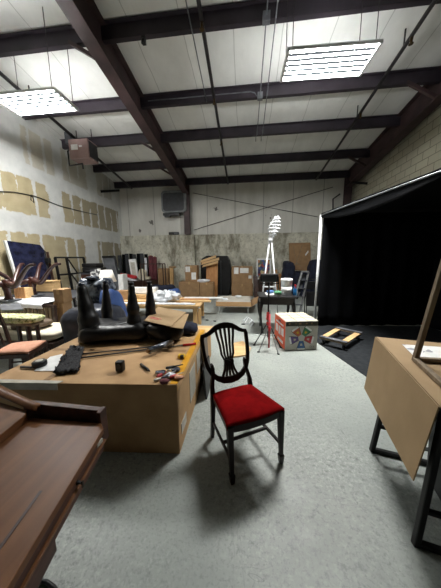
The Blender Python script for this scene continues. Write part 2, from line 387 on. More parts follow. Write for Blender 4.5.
        for j in range(nv):
            for i, fl in ((0, 1), (nu, 0)):
                q = (i * K + j, i * K + j + n, i * K + j + 1 + n, i * K + j + 1); fs.append(q[::-1] if fl else q)
        return s.add(vs, fs, True)
    def xf(s, mtx):
        s.v = [mtx @ v for v in s.v]; return s

def build(mb, name, mat, parent=None, world=False, bevel=0.0, label=None, cat=None, group=None, kind=None, angle=35):
    vs = mb.v
    if parent is not None and world:
        inv = PM[parent.name].inverted(); vs = [inv @ v for v in vs]
    loc = Vector((0, 0, 0))
    if parent is None and kind != 'structure':
        lo = [min(v[i] for v in vs) for i in range(3)]; hi = [max(v[i] for v in vs) for i in range(3)]
        loc = Vector(((lo[0] + hi[0]) / 2, (lo[1] + hi[1]) / 2, lo[2])); vs = [v - loc for v in vs]
    me = bpy.data.meshes.new(name); me.from_pydata([tuple(v) for v in vs], [], mb.f); me.update()
    for p, sm in zip(me.polygons, mb.sm): p.use_smooth = sm
    me.materials.append(M[mat] if isinstance(mat, str) else mat)
    o = bpy.data.objects.new(name, me); COL.objects.link(o); o.location = loc
    if parent is not None: o.parent = parent
    if bevel:
        bv = o.modifiers.new('edge', 'BEVEL'); bv.width = bevel; bv.segments = 2; bv.limit_method = 'ANGLE'; bv.angle_limit = math.radians(angle)
    if label: o['label'] = label
    if cat: o['category'] = cat
    if group: o['group'] = group
    if kind: o['kind'] = kind
    PM[o.name] = (PM[parent.name] if parent is not None else Matrix.Identity(4)) @ Matrix.Translation(loc)
    return o
PM = {}
def thing(name, label, cat, loc=(0, 0, 0), rz=0.0, group=None):
    o = bpy.data.objects.new(name, None); COL.objects.link(o); o.location = loc; o.rotation_euler = (0, 0, rz)
    o.empty_display_size = .1
    o['label'] = label; o['category'] = cat
    if group: o['group'] = group
    PM[o.name] = Matrix.Translation(Vector(loc)) @ Matrix.Rotation(rz, 4, 'Z')
    return o
def copy_tree(o, parent=None):
    c = o.copy(); COL.objects.link(c)
    if parent is not None: c.parent = parent
    for ch in [x for x in o.children]: copy_tree(ch, c)
    return c
def struct(name, mb, mat, **k): return build(mb, name, mat, kind='structure', **k)
def one(name, mb, mat, label, cat, group=None, bevel=0.0): return build(mb, name, mat, label=label, cat=cat, group=group, bevel=bevel)

# ------------------------------------------------------------------ the building
XL, XR, YB, YN = -5.93, 4.45, 10.5, -5.0
SL = .13
def roof(y): return 5.0 + SL * (YB - y)
struct('floor', MB().box(XL, YN, -.1, XR, YB, 0), 'floor')
def wall_x(x, sgn):
    m = MB(); x2 = x + .15 * sgn; a, b = min(x, x2), max(x, x2)
    return m.hexa([(a, YN, 0), (b, YN, 0), (b, YB, 0), (a, YB, 0)], [(a, YN, roof(YN)), (b, YN, roof(YN)), (b, YB, roof(YB)), (a, YB, roof(YB))])
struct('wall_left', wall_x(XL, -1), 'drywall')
struct('wall_right', wall_x(XR, 1), 'block')
struct('wall_back', MB().box(XL, YB, 0, XR, YB + .15, roof(YB)), 'panelwall')
struct('wall_near', MB().box(XL, YN - .15, 0, XR, YN, roof(YN)), 'drabwall')
struct('ceiling', MB().hexa([(XL, YN, roof(YN)), (XR, YN, roof(YN)), (XR, YB, roof(YB)), (XL, YB, roof(YB))],
                            [(XL, YN, roof(YN) + .1), (XR, YN, roof(YN) + .1), (XR, YB, roof(YB) + .1), (XL, YB, roof(YB) + .1)]), 'ceiling')
struct('trim_1', MB().box(XL + .001, 10.24, 0, -2.32, 10.5, 2.69).box(-2.32, 10.36, 0, XR - .001, 10.5, 2.69), 'concrete', bevel=.012)
# purlins: Z sections on the rafters
for i, y in enumerate((-1.55, -.05, 1.45, 2.95, 4.45, 5.95, 7.25, 8.72, 10.12)):
    zr = roof(y) - .012
    m = MB().box(XL, y - .008, zr - .24, XR, y + .008, zr)
    m.box(XL, y, zr - .24, XR, y + .085, zr - .225).box(XL, y - .07, zr - .014, XR, y, zr)
    struct('roof_beam', m, 'purlin')
# rafters and columns (I sections)
def i_beam_rafter(x, wf):
    m = MB(); y0, y1 = YN + .05, 10.18; t = .016
    for y_a, y_b in ((y0, y1),):
        za, zb = roof(y_a) - .035, roof(y_b) - .035; d = .55
        m.hexa([(x - .012, y_a, za - d), (x + .012, y_a, za - d), (x + .012, y_b, zb - d), (x - .012, y_b, zb - d)], [(x - .012, y_a, roof(y_a) - .03), (x + .012, y_a, roof(y_a) - .03), (x + .012, y_b, roof(y_b) - .03), (x - .012, y_b, roof(y_b) - .03)])
        for q in (-d - t, 0):
            w = wf / 2
            m.hexa([(x - w, y_a, za + q), (x + w, y_a, za + q), (x + w, y_b, zb + q), (x - w, y_b, zb + q)], [(x - w, y_a, za + q + t), (x + w, y_a, za + q + t), (x + w, y_b, zb + q + t), (x - w, y_b, zb + q + t)])
    return m
def column(x, wf):
    m = MB(); z1 = roof(10.2) - .05
    m.box(x - wf / 2, 10.16, 2.69, x + wf / 2, 10.185, z1).box(x - .012, 10.18, 2.69, x + .012, 10.34, z1).box(x - wf / 2, 10.34, 2.69, x + wf / 2, 10.36, z1)
    return m
for x, w in ((-2.63, .25), (4.22, .25)):
    struct('roof_beam', i_beam_rafter(x, w), 'steel')
    struct('steel_column', column(x, w), 'steel')
struct('steel_column', MB().box(4.10, 10.16, 0, 4.34, 10.185, 2.69), 'steel')
# flange braces from the purlins down to the rafters
for y in (4.45, 7.25, 8.72):
    struct('trim_2', MB().bar((-3.28, y + .02, roof(y) - .2), (-2.72, y + .02, roof(y) - .535), .06), 'steel')
for y in (5.95, 8.72):
    struct('trim_3', MB().bar((3.5, y + .02, roof(y) - .2), (4.12, y + .02, roof(y) - .535), .06), 'steel')

# ------------------------------------------------------------------ under the roof
BEAM = 5.9
def high_bay(x0, y0, label, rz=0):
    Lg, W, z = 1.28, .58, 4.55
    t = thing('light_fixture', label, 'light', (x0 + Lg / 2, y0 + W / 2, z), rz, 'fluorescent fixtures under the roof')
    h = MB()
    for k in range(6):
        yy = -W / 2 + .055 + k * (W - .11) / 5
        h.box(-Lg / 2, yy - .0145, .050, Lg / 2, yy + .0145, .056)
    for sx in (-1, 1): h.box(sx * Lg / 2 - .02, -W / 2, .01, sx * Lg / 2 + .02, W / 2, .065)
    for sy in (-1, 1): h.box(-Lg / 2, sy * W / 2 - .010, .02, Lg / 2, sy * W / 2 + .010, .058)
    h.box(-.16, -.05, .062, .16, .05, .10)
    build(h, 'housing', 'white', t)
    for k in range(6):
        yy = -W / 2 + .055 + k * (W - .11) / 5
        build(MB().tube([(-Lg / 2 + .03, yy, .036), (Lg / 2 - .03, yy, .036)], .0130, 8), 'tube', 'tube', t)
        if k < 5:
            y2 = yy + (W - .11) / 10
            build(MB().box(-Lg / 2 + .02, y2 - .0325, .036, Lg / 2 - .02, y2 + .0325, .040), 'added_light_baffle', 'baffle', t)  # dark strip added in the tube gap to hold back uplight
            ld = bpy.data.lights.new('added_beam_lamp', 'AREA'); ld.shape = 'RECTANGLE'; ld.size = Lg - .06; ld.size_y = .05; ld.energy = BEAM; ld.spread = math.radians(92); ld.color = (1.0, .985, .95)  # area lamp added between the tubes to strengthen the fixture's downward light
            lo_ = bpy.data.objects.new('added_beam_lamp', ld); COL.objects.link(lo_); lo_.parent = t; lo_.location = (0, y2, .034)
    for sx in (-1, 1):
        for sy in (-1, 1):
            zz = roof(y0 + W / 2 + sy * .25) - z
            build(MB().tube([(sx * (Lg / 2 - .06), sy * .25, .075), (sx * (Lg / 2 - .06), sy * .25, zz)], .006, 6), 'hanging_cable', 'pipe', t)
    b = MB().tube([(-.2, .05, .12), (-.2, .1, .3), (-.1, .16, .36), (.05, .1, .3), (.05, .05, .12)], .008, 6)
    build(b, 'power_cord', 'pipe', t)
    return t
high_bay(-4.66, 4.08, 'six-tube fluorescent fixture hanging beside the patched drywall')
high_bay(.60, 3.84, 'six-tube fluorescent fixture hanging over the centre of the floor', .03)

def sloped(x, ya, yb, drop, r, n=8, bits=()):
    m = MB().tube([(x, ya, roof(ya) - drop), (x, yb, roof(yb) - drop)], r, n)
    for y in bits: m.tube([(x, y - .05, roof(y) - drop), (x, y + .05, roof(y) - drop)], r * 1.7, n)
    return m
def roofpipe(u, v, drop):     # X of a roof-parallel run through this picture point
    d = ray(u, v); t = (roof(0) - drop - H) / (d.z + SL * d.y); return (CAM + d * t).x
for (u, v, drop, r, lab, bits) in ((221, 140, .30, .035, 'dark sprinkler pipe running along the middle of the ceiling', (4.3, 5.8, 7.3)),
                                    (385, 76, .30, .035, 'dark sprinkler pipe under the ceiling nearest the block wall', (4.9, 6.6)),
                                    (88, 150, .30, .04, 'dark sprinkler pipe under the ceiling nearest the drywall', (5.2, 7.4))):
    x = roofpipe(u, v, drop)
    t = thing('sprinkler_pipe', lab, 'pipe', (x, 5, roof(5) - drop), 0, 'sprinkler pipes under the ceiling')
    build(sloped(x, YN + .02, 10.1, drop, r), 'pipe', 'pipe', t, world=True)
    for y in bits:
        build(MB().tube([(x, y, roof(y) - drop - .03), (x, y, roof(y) - drop - .12)], [.03, .018], 8).tube([(x, y, roof(y) - drop - .12), (x, y, roof(y) - drop - .13)], .04, 8), 'sprinkler_head', 'brass', t, world=True)
        build(MB().bar((x, y + .2, roof(y + .2)), (x, y + .2, roof(y + .2) - drop), .02), 'hanger', 'pipe', t, world=True)
for (u, v, lab) in ((198, 60, 'thin grey conduit just left of the middle sprinkler pipe'), (263, 60, 'thin grey conduit between middle sprinkler pipe and right light fixture'), (271, 60, 'thinner grey conduit close beside the right light fixture')):
    x = roofpipe(u, v, .27)
    t = thing('conduit', lab, 'pipe', (x, 5, roof(5) - .27), 0, 'electrical conduits under the ceiling')
    y1 = 5.93 if u < 200 else 7.2
    pts = [(x, YN + .03, roof(YN) - .27), (x, y1, roof(y1) - .27)]
    if u > 200: pts += [(x - .03, y1 + .06, roof(y1) - .3), (x - .03, y1 + .07, roof(y1) - .42)]
    build(MB().tube(pts, .011, 6), 'tube_run', 'galv', t, world=True)
    if 255 < u < 268:
        for y in (4.41, 5.91):
            build(MB().box(x - .06, y - .05, roof(y) - .34, x + .06, y + .04, roof(y) - .2), 'junction_box', 'galv', t, world=True, bevel=.004)
x = roofpipe(257, 92, .26)
one('conduit', MB().tube([(x, 5.89, roof(5.89) - .27), (x - .05, 5.89, roof(5.89) - .2), (x - .15, 5.89, roof(5.89) - .17), (-2.4, 5.89, roof(5.89) - .17)], .011, 6), 'galv',
    'grey conduit bending to run along the second roof beam', 'pipe')
# camera-like sensor on the near purlin
p = PY(144, 44, 4.15)
t = thing('motion_sensor', 'small dark sensor hanging from the front roof beam near the big rafter', 'sensor', (p.x, p.y, p.z))
build(MB().box(-.03, -.02, .0, .03, .03, .11), 'bracket', 'pipe', t); build(MB().tube([(0, -.03, -.02), (.01, -.03, .045)], .035, 10), 'eye', 'blackplastic', t)
# unit heater
p0 = PY(70, 159, 6.6); p1 = PY(87, 138, 6.6)
t = thing('unit_heater', 'pinkish box heater hanging in the corner above the drywall', 'heater', ((p0.x + p1.x) / 2, 6.9, p0.z))
w = p1.x - p0.x; hh = p1.z - p0.z
build(MB().box(-w / 2, -.3, 0, w / 2, .15, hh), 'casing', 'heater', t, bevel=.01)
build(MB().box(w / 2, -.25, .05, w / 2 + .015, .12, hh - .05), 'grille', 'darkgrey', t)
build(MB().box(-w / 2 + .08, -.312, hh * .45, -.02, -.3, hh * .72), 'rating_label', 'paper', t)
build(MB().box(.03, -.310, hh * .58, .12, -.3, hh * .66), 'rating_label', 'paper', t)
for sx in (-1, 1): build(MB().tube([(sx * w * .4, 0, hh), (sx * w * .4, 0, roof(6.9) - p0.z)], .012, 6), 'hanger', 'pipe', t)
build(MB().tube([(-w / 2, -.1, hh * .7), (-w / 2 - .2, -.1, hh * .6), (-w / 2 - .2, -.1, -.1), (.1, -.32, -.16), (.1, -.32, -.3)], .022, 8), 'gas_pipe', 'blackmetal', t)
build(MB().box(-w / 2 - .18, -.2, hh * .9, -w / 2 - .02, -.05, hh * 1.5), 'control_box', 'greycloth', t, bevel=.005)
# exhaust fan on the back wall
t = thing('exhaust_fan', 'dark rounded square exhaust fan beside the steel column on back wall', 'fan', (-3.2, 10.2, PY(175, 213, 10.1).z))
a = PY(162, 213, 10.15); b = PY(186, 190, 10.15); w = b.x - a.x; hh = b.z - a.z; xc = (a.x + b.x) / 2
def rrect(xc, zc, w, h, r, y, n=6):
    pts = []
    for cx, cz, a0 in ((w / 2 - r, h / 2 - r, 0), (-w / 2 + r, h / 2 - r, 90), (-w / 2 + r, -h / 2 + r, 180), (w / 2 - r, -h / 2 + r, 270)):
        for k in range(n + 1):
            q = math.radians(a0 + 90 * k / n); pts.append((xc + cx + r * math.cos(q), y, zc + cz + r * math.sin(q)))
    return pts
zc = a.z + hh / 2
build(MB().prism(rrect(xc, zc, w, hh, .16, 10.10), (0, .39, 0)), 'rim', 'fanrim', t, world=True, bevel=.02)
build(MB().prism(rrect(xc - .01, zc - .02, w * .84, hh * .82, .14, 10.085), (0, .02, 0)), 'grille', 'fan', t, world=True)
build(MB().box(xc - w * .45, 10.1, a.z - .12, xc + w * .2, 10.4, a.z - .01).box(xc - w * .38, 10.05, a.z - .2, xc - w * .15, 10.2, a.z - .1), 'mount_bracket', 'blackmetal', t, world=True)
# small lamp box on the concrete ledge
p = PY(174, 236, 10.3)
t = thing('exterior_lamp', 'black floodlight lying on top of the concrete ledge', 'light', (p.x, 10.3, 2.692))
build(MB().box(-.24, -.05, 0, .24, .06, .13), 'body', 'blackplastic', t, bevel=.02); build(MB().box(.02, -.06, .03, .2, -.05, .1), 'lens', 'greycloth', t)
# cables
def wire(name, pts, r, mat, label, cat='cable', group=None): return one(name, MB().tube(pts, r, 6), mat, label, cat, group)
wire('brace_cable', [PY(193, 193, 10.47), PY(318, 217, 10.47)], .012, 'pipe', 'steel brace cable sloping down to the right across the white panels', group='brace cables on the back wall')
wire('brace_cable', [PY(194, 230, 10.43), PY(333, 187, 10.43)], .012, 'pipe', 'steel brace cable sloping up to the right across the white panels', group='brace cables on the back wall')
wp = [PX(u, v, XL + .02) for u, v in ((-12, 191), (14, 192), (29, 195), (33, 197), (34, 203), (31, 200), (31, 195), (40, 198), (60, 206), (80, 211), (98, 215))]
wire('hanging_wire', wp, .011, 'pipe', 'thin black wire with a loop strung along the patched drywall')
one('wall_bracket', MB().bar(PX(101, 191.5, XL + .02), PY(119, 190.5, 9.9), .09), 'blackmetal', 'short black steel bar projecting from the far left corner', 'bracket')
one('conduit', MB().tube([PY(333, 214, 10.46), PY(333, 199, 10.46), PY(340, 194, 10.46)], .03, 8), 'pipe', 'short dark pipe bent towards the back right column', 'pipe')
one('wall_bracket', MB().bar(PY(350, 182.5, 9.95), PX(367, 183.5, XR - .02), .08), 'blackmetal', 'short black steel bar projecting at the far right corner', 'bracket')

# ------------------------------------------------------------------ the red dining chair
def lean(m):
    m.v = [Vector((v.x - .035 * v.z, v.y + .019 * v.z, v.z)) for v in m.v]; return m
def red_chair():
    plain = globals()['build']
    def build(m, *a, **k): return plain(lean(m), *a, **k)
    t = thing('dining_chair', 'dark mahogany shield-back chair with a red velvet seat on the open floor', 'chair', (.008, 1.638, 0), math.radians(28.3))
    def hw(tt): return .238 + (.192 - .238) * tt          # tt 0 front .. 1 back
    def seat(u, v):
        s = 2 * u - 1; w = hw(v); x = s * w
        y = -.225 + .43 * v - .028 * (1 - s * s) * (1 - v) ** 2
        d = (1 - abs(s) ** 3.5) * (1 - abs(2 * v - 1) ** 4)
        return (x, y, .478 - .032 * v + .040 * max(d, 0) ** .6)
    build(MB().sheet(seat, 20, 20, .035), 'seat_cushion', 'velvet', t)
    fr = []
    for i in range(13):
        s = -1 + i / 6; fr.append((s * .232, -.222 - .026 * (1 - s * s), .385))
    out = fr + [(.188, .205, .385), (-.188, .205, .385)]
    fm = MB().prism(out, (0, 0, .055)); fm.v = [Vector((v.x, v.y, v.z + .030 * (.2 - v.y) / .42)) for v in fm.v]
    build(fm, 'seat_frame', 'mahog', t, bevel=.004)
    lp = [(.017, 0), (.021, .015), (.026, .055), (.028, .075), (.020, .088), (.020, .12), (.027, .32), (.031, .46)]
    for sx in (-1, 1):
        build(MB().lathe(lp, (sx * .212, -.212, 0), 4, sq=True), 'leg', 'mahog', t, bevel=.002)
        rear = [(sx * .198, .245, 0), (sx * .192, .222, .18), (sx * .186, .205, .36), (sx * .184, .203, .45), (sx * .183, .212, .51), (sx * .172, .222, .56), (sx * .160, .234, .61), (sx * .158, .245, .66), (sx * .163, .25, .69)]
        build(MB().sweep(rear, [.030, .034, .040, .040, .034, .029, .028, .028, .02], .034, (0, 1, .1)), 'leg', 'mahog', t, bevel=.004)
        build(MB().bar((sx * .208, -.2, .175), (sx * .192, .215, .165), .018, .026), 'stretcher', 'mahog', t, bevel=.003)
    build(MB().bar((-.2, -.03, .172), (.2, -.03, .172), .018, .024), 'stretcher', 'mahog', t, bevel=.003)
    def bp(x, z): return (x, .208 + (z - .47) * .22 + .35 * x * x, z)
    xs = 1.07
    half = [(0, 1.0), (.035, .998), (.07, .988), (.105, .967), (.14, .943), (.17, .930), (.198, .925), (.203, .90), (.203, .85), (.201, .79), (.196, .725), (.183, .66), (.157, .602), (.113, .557), (.06, .534), (0, .528)]
    half = [(x * xs, z) for x, z in half]
    wds = [.054, .052, .048, .042, .036, .034, .034, .034, .033, .032, .032, .034, .038, .046, .056, .060]
    pts = [bp(x, z) for x, z in half] + [bp(-x, z) for x, z in half[-2:0:-1]]
    ww = wds + wds[-2:0:-1]
    m = MB(); pts2 = pts + [pts[0], pts[1]]; ww2 = ww + [ww[0], ww[1]]
    m.sweep(pts2, ww2, .024, (0, -1, .22))
    build(m, 'shield_frame', 'mahog', t, bevel=.003)
    for k in range(-2, 3):
        top, mid, low = k * .042, k * .018, k * .027
        zt = .988 - abs(k) * .010
        path = [bp(top * 1.02, zt), bp(top * .93, .91), bp(top * .74, .83), bp((top * .45 + mid * .55), .75), bp(mid, .70), bp(mid, .672), bp((mid + low) / 2, .62), bp(low * 1.3, .562)]
        build(MB().sweep(path, [.021, .018, .017, .016, .016, .016, .018, .02], .014, (0, -1, .22)), 'rib', 'mahog', t)
    m = MB()
    m.prism([bp(-.040, .712), bp(.040, .712), bp(.046, .690), bp(.040, .664), bp(-.040, .664), bp(-.046, .690)], (0, -.022, 0))
    m.lathe([(.006, 0), (.017, .004), (.017, .010), (.007, .014)], Vector(bp(0, .688)) + Vector((0, -.034, 0)), 14, axis='y')
    build(m, 'carved_band', 'mahog', t, bevel=.004)
red_chair()

# ------------------------------------------------------------------ big flat carton used as a work table
BZ = .622
bn = [(-2.12, 1.44), (-.524, 1.55), (-.545, 2.92), (-2.12, 2.92)]
t = thing('furniture_carton', 'huge flat brown carton used as a table in the middle', 'box', (-1.3, 2.2, 0))
build(MB().hexa([(x, y, 0) for x, y in bn], [(x, y, BZ) for x, y in bn]), 'body', 'card', t, world=True, bevel=.006)
def top_strip(pts, th=.003): return MB().prism([(x, y, BZ) for x, y in pts], (0, 0, th))
build(top_strip([(-.585, 1.555), (-.526, 1.56), (-.548, 2.9), (-.612, 2.9)]), 'tape_strip', 'cardtape', t, world=True, label='yellow tape strip')
build(MB().prism([(-.5235, 1.55, BZ), (-.5445, 2.9, BZ), (-.5445, 2.9, BZ - .05), (-.5235, 1.55, BZ - .05)], (.003, 0, 0)), 'tape_strip', 'cardtape', t, world=True, label='yellow tape strip')
a, b = PZ(0, 379, BZ + .004), PZ(64, 386, BZ + .004)
build(MB().prism([(-2.1, 1.425, BZ + .002), (-1.48, 1.468, BZ + .002), (-1.46, 1.51, BZ + .002), (-2.1, 1.48, BZ + .002)], (0, 0, .006)).prism([(-2.1, 1.428, BZ + .008), (-1.48, 1.472, BZ + .008), (-1.48, 1.472, BZ - .05), (-2.1, 1.428, BZ - .05)], (0, -.004, 0)), 'flap', 'cleartape', t, world=True, label='grey taped edge')
for y0, y1, z0, z1 in ((1.95, 2.2, .18, .5), (2.3, 2.62, .3, .53), (1.62, 1.78, .12, .22)):
    x0 = -.524 - .0153 * (y0 - 1.55); x1 = -.524 - .0153 * (y1 - 1.55)
    build(MB().prism([(x0, y0, z0), (x1, y1, z0), (x1, y1, z1), (x0, y0, z1)], (.004, 0, 0)), 'shipping_label', 'cleartape', t, world=True, label='pale pasted label')
build(MB().bar((-2.1, 2.1, BZ + .0012), (-.62, 2.18, BZ + .0012), .05, .002), 'tape_strip', 'card3', t, world=True)
build(MB().bar((-1.62, 1.52, BZ + .0012), (-1.66, 2.15, BZ + .0012), .05, .002), 'tape_strip', 'card3', t, world=True)

# things on the carton
T = BZ + .004
t = thing('wrapped_table', 'upside-down table wrapped in black stretch film, legs in the air, on carton', 'table', (-1.55, 2.6, T))
build(MB().blob((-1.57, 2.54, T + .112), (.80, .54, .20), .34, .13, 5, 3, rot=Matrix.Rotation(.26, 3, 'Z')), 'wrapped_top', 'blackwrap', t, world=True)
def wleg(x, y, xt, yt, zt, r0, r1, zb=.66, seed=1):
    a = Vector((x, y, zb)); b = Vector((xt, yt, zt)); pts = []; rs = []
    for i in range(23):
        k = i / 22; p = a.lerp(b, k); pts.append(p)
        prof = [(0, .92), (.25, 1.0), (.5, .92), (.7, .68), (.84, .5), (.92, .55), (1, .42)]
        if r0 > .12: pr = r0 + (r1 - r0) * k ** 1.1
        else:
            for (ka, va), (kb, vb) in zip(prof, prof[1:]):
                if ka <= k <= kb: pr = r0 * (va + (vb - va) * (k - ka) / (kb - ka)); break
        rs.append(pr * (1 + .16 * noise.noise(Vector((k * 9, seed * 4.1, 0)))))
    rs[-1] *= .8
    return MB().tube(pts, rs, 12)
for args in ((-1.82, 2.36, -1.92, 2.40, 1.30, .145, .045), (-1.35, 2.50, -1.365, 2.52, 1.30, .080, .034), (-1.26, 2.78, -1.26, 2.80, 1.28, .072, .040), (-1.88, 2.76, -1.87, 2.78, 1.29, .072, .036)):
    lg = build(wleg(*args, seed=args[0]), 'wrapped_leg', 'blackwrap', t, world=True)
    x, y, z = args[2], args[3], args[4]
    build(MB().lathe([(.020, 0), (.034, .01), (.036, .03), (.02, .045)], (x, y, z - .012), 10), 'foot_pad', 'film' if args[0] < -1.8 else 'blackplastic', lg, world=True)
build(MB().bar((-1.62, 2.268, T + .06), (-1.52, 2.36, T + .205), .016, .004).bar((-1.52, 2.36, T + .206), (-1.36, 2.62, T + .212), .016, .004), 'tape_strap', 'foam', t, world=True, label='white strap')
# black bundle with cardboard on top
one('wrapped_bundle', MB().blob((-.95, 2.52, T + .115), (.44, .36, .23), .75, .22, 6, 11), 'blackwrap', 'rounded black wrapped bundle under the loose cardboard sheets', 'bundle')
def sheet4(px, z, th): return MB().prism([PZ(u, v, z) for u, v in px], (0, 0, th))
def quad(cs, th):
    return MB().prism([Vector(c) for c in cs], (0, 0, th))
zs = T + .235
t = thing('cardboard_sheet', 'tan cardboard sheet with red stamp lying over the black bundle', 'cardboard', PZ(165, 318, zs))
c = [PZ(144, 321, zs), PZ(171, 327, zs), PZ(186, 312.5, zs), PZ(158, 307, zs)]
build(quad(c, .006), 'sheet', 'card2', t, world=True)
def onq(a, b): return c[0].lerp(c[1], a).lerp(c[3].lerp(c[2], a), b)
m = MB()
for k in range(6):
    p = onq(.12 + k * .06, .17); q = onq(.14 + k * .06, .28); m.bar(p + Vector((0, 0, .0065)), q + Vector((0, 0, .0065)), .013, .002)
    if k % 2: m.bar(q + Vector((0, 0, .0065)), onq(.2 + k * .06, .24) + Vector((0, 0, .0065)), .011, .002)
build(m, 'red_stamp', 'redp', t, world=True, label='red stamped lettering')
one('cardboard_sheet', quad([PZ(170, 327.5, zs - .012), PZ(183, 329, zs - .012), PZ(189, 314.5, zs - .012), PZ(176, 313, zs - .012)], .006), 'card2', 'smaller cardboard sheet sticking out beneath the stamped sheet', 'cardboard')
one('blanket_bundle', MB().blob(PZ(191, 330, T) + Vector((-.02, -.12, .07)), (.30, .26, .13), .7, .2, 7, 5), 'navy', 'small folded navy cloth on the rear right corner of carton', 'cloth')
one('paper_scrap', MB().blob(PZ(192, 334, T) + Vector((0, 0, .014)), (.09, .06, .026), .8, .4, 20, 2, nu=14, nv=8), 'foam', 'crumpled white scrap beside the navy cloth on carton', 'scrap')
# poles, tools
t = thing('metal_pole', 'long thin grey pole with a red handle lying across carton', 'pole', PZ(140, 352, T))
a = PZ(80, 359, T) + Vector((0, 0, .012)); b = PZ(196, 344.5, T) + Vector((0, 0, .012)); h = b.lerp(a, .13)
build(MB().tube([a, h], .009, 8), 'shaft', 'darkgrey', t, world=True); build(MB().tube([h, b], .013, 8), 'handle', 'red', t, world=True, label='red handle')
one('metal_pole', MB().tube([PZ(80, 355, T) + Vector((0, 0, .01)), PZ(172, 345.5, T) + Vector((0, 0, .01))], .008, 8), 'darkgrey', 'plain dark pole lying just behind the red-handled pole', 'pole')
a = PZ(149, 356, T) + Vector((0, 0, .034)); b = PZ(172, 346.5, T) + Vector((0, 0, .034))
t = thing('wrap_roll', 'grey roll of clear wrap lying on the poles', 'roll', PZ(160, 353, T) + Vector((0, 0, .02)))
build(MB().tube([a + Vector((0, 0, .02)), b + Vector((0, 0, .02))], .032, 14), 'roll', 'film', t, world=True)
build(MB().tube([a.lerp(b, -.06) + Vector((0, 0, .02)), a.lerp(b, 1.06) + Vector((0, 0, .02))], .02, 12), 'core', 'card3', t, world=True)
p = PZ(120.5, 371, T)
t = thing('tape_dispenser', 'small black block standing alone on the carton top', 'tool', p)
build(MB().box(-.035, -.025, 0, .035, .03, .095), 'body', 'blackplastic', t, bevel=.012); build(MB().lathe([(.022, 0), (.022, .008)], (0, -.033, .055), 14, axis='y'), 'dial', 'darkgrey', t)
p = PZ(40, 366, T)
t = thing('tape_measure', 'black round tape measure at the left of carton top', 'tool', p)
build(MB().lathe([(.05, 0), (.058, .012), (.058, .045), (.045, .055)], (0, 0, 0), 18), 'case', 'blackplastic', t); build(MB().lathe([(.03, .0555), (.028, .058)], (0, 0, 0), 14), 'badge', 'cleartape', t)
build(MB().box(-.14, -.06, .004, -.03, -.045, .02), 'blade', 'blackplastic', t)
p = PZ(181.5, 358, T)
t = thing('yellow_tape_measure', 'small yellow tape measure beside the yellow tape strip', 'tool', p)
build(MB().box(-.035, -.025, 0, .035, .03, .035), 'case', 'yellow', t, bevel=.01); build(MB().box(-.006, -.027, .006, .028, .0, .037), 'grip', 'blackplastic', t)
a = PZ(141, 365.5, T) + Vector((0, 0, .012)); b = PZ(148, 371, T) + Vector((0, 0, .012))
one('marker_pen', MB().tube([a, b], [.012, .012], 8).tube([b, b.lerp(a, -.25)], [.012, .005], 8), 'blackplastic', 'short black marker beside the heap of tools', 'pen')
tl = [((157, 378), (174, 368), 'silver', 'redp'), ((162, 381), (176, 373), 'silver', 'slate'), ((166, 372), (183, 368), 'darkgrey', 'blackplastic'), ((154, 382), (168, 377), 'silver', 'cleartape'), ((170, 380), (183, 375), 'silver', 'redp')]
nm = ['lowest-lying, red-gripped and nearest the poles', 'slate-gripped, second from the poles', 'black-gripped, at the back of the heap', 'pale-gripped, at the front of the heap', 'red-gripped, pointing at the yellow tape strip']
for i, (pa, pb, m1, m2) in enumerate(tl):
    a = PZ(*pa, T) + Vector((0, 0, .011 + .012 * (i % 3))); b = PZ(*pb, T) + Vector((0, 0, .011 + .012 * (i % 3)))
    t = thing('hand_tool', 'hand tool in the heap on carton, ' + nm[i], 'tool', a.lerp(b, .5), 0, 'tools heaped on the carton')
    build(MB().tube([a.lerp(b, .45), b], [.006, .006], 8), 'shaft', m1, t, world=True); build(MB().tube([a, a.lerp(b, .1), a.lerp(b, .5)], [.01, .013, .010], 8), 'handle', m2, t, world=True)
for i, (u, v, mt, lb) in enumerate(((160, 374, 'film', 'crumpled white wrapper on the left of the tool heap'), (170, 377, 'whitecloth', 'crumpled white wrapper in the middle of the tool heap'), (176, 371, 'slate', 'dark crumpled wrapper behind the tool heap'), (165, 383, 'maroon', 'small red scrap in front of the tool heap'), (179, 379, 'peach', 'pinkish scrap to the right of the tool heap'))):
    one('wrapper_scrap', MB().blob(PZ(u, v, T) + Vector((0, 0, .016)), (.085 - .01 * (i == 3), .06, .03), .8, .45, 22, i + 3, nu=14, nv=8), mt, lb, 'scrap', 'scraps around the tools')
def ragged(px, z, th, amp, nz=24, seed=0):
    cs = [PZ(u, v, z) for u, v in px]
    def fn(a, b):
        p = cs[0].lerp(cs[1], a).lerp(cs[3].lerp(cs[2], a), b)
        k = noise.noise(Vector((a * 9, b * 9, seed))); return p + Vector((k * amp * .8, noise.noise(Vector((a * 9, b * 9, seed + 5))) * amp * .8, th + abs(k) * amp))
    return MB().sheet(fn, nz, nz, th)
one('shag_mat', ragged([(54, 375.5), (78, 373), (84.5, 349.5), (71, 348)], T, .03, .024), 'shag', 'charcoal shaggy mat sample at the left of carton top', 'mat')
t = one('paper_sheet', quad([PZ(34, 371, T), PZ(55, 371, T), PZ(63, 354, T), PZ(50, 357, T)], .003), 'paper', 'white paper sheet half under the shaggy mat', 'paper')

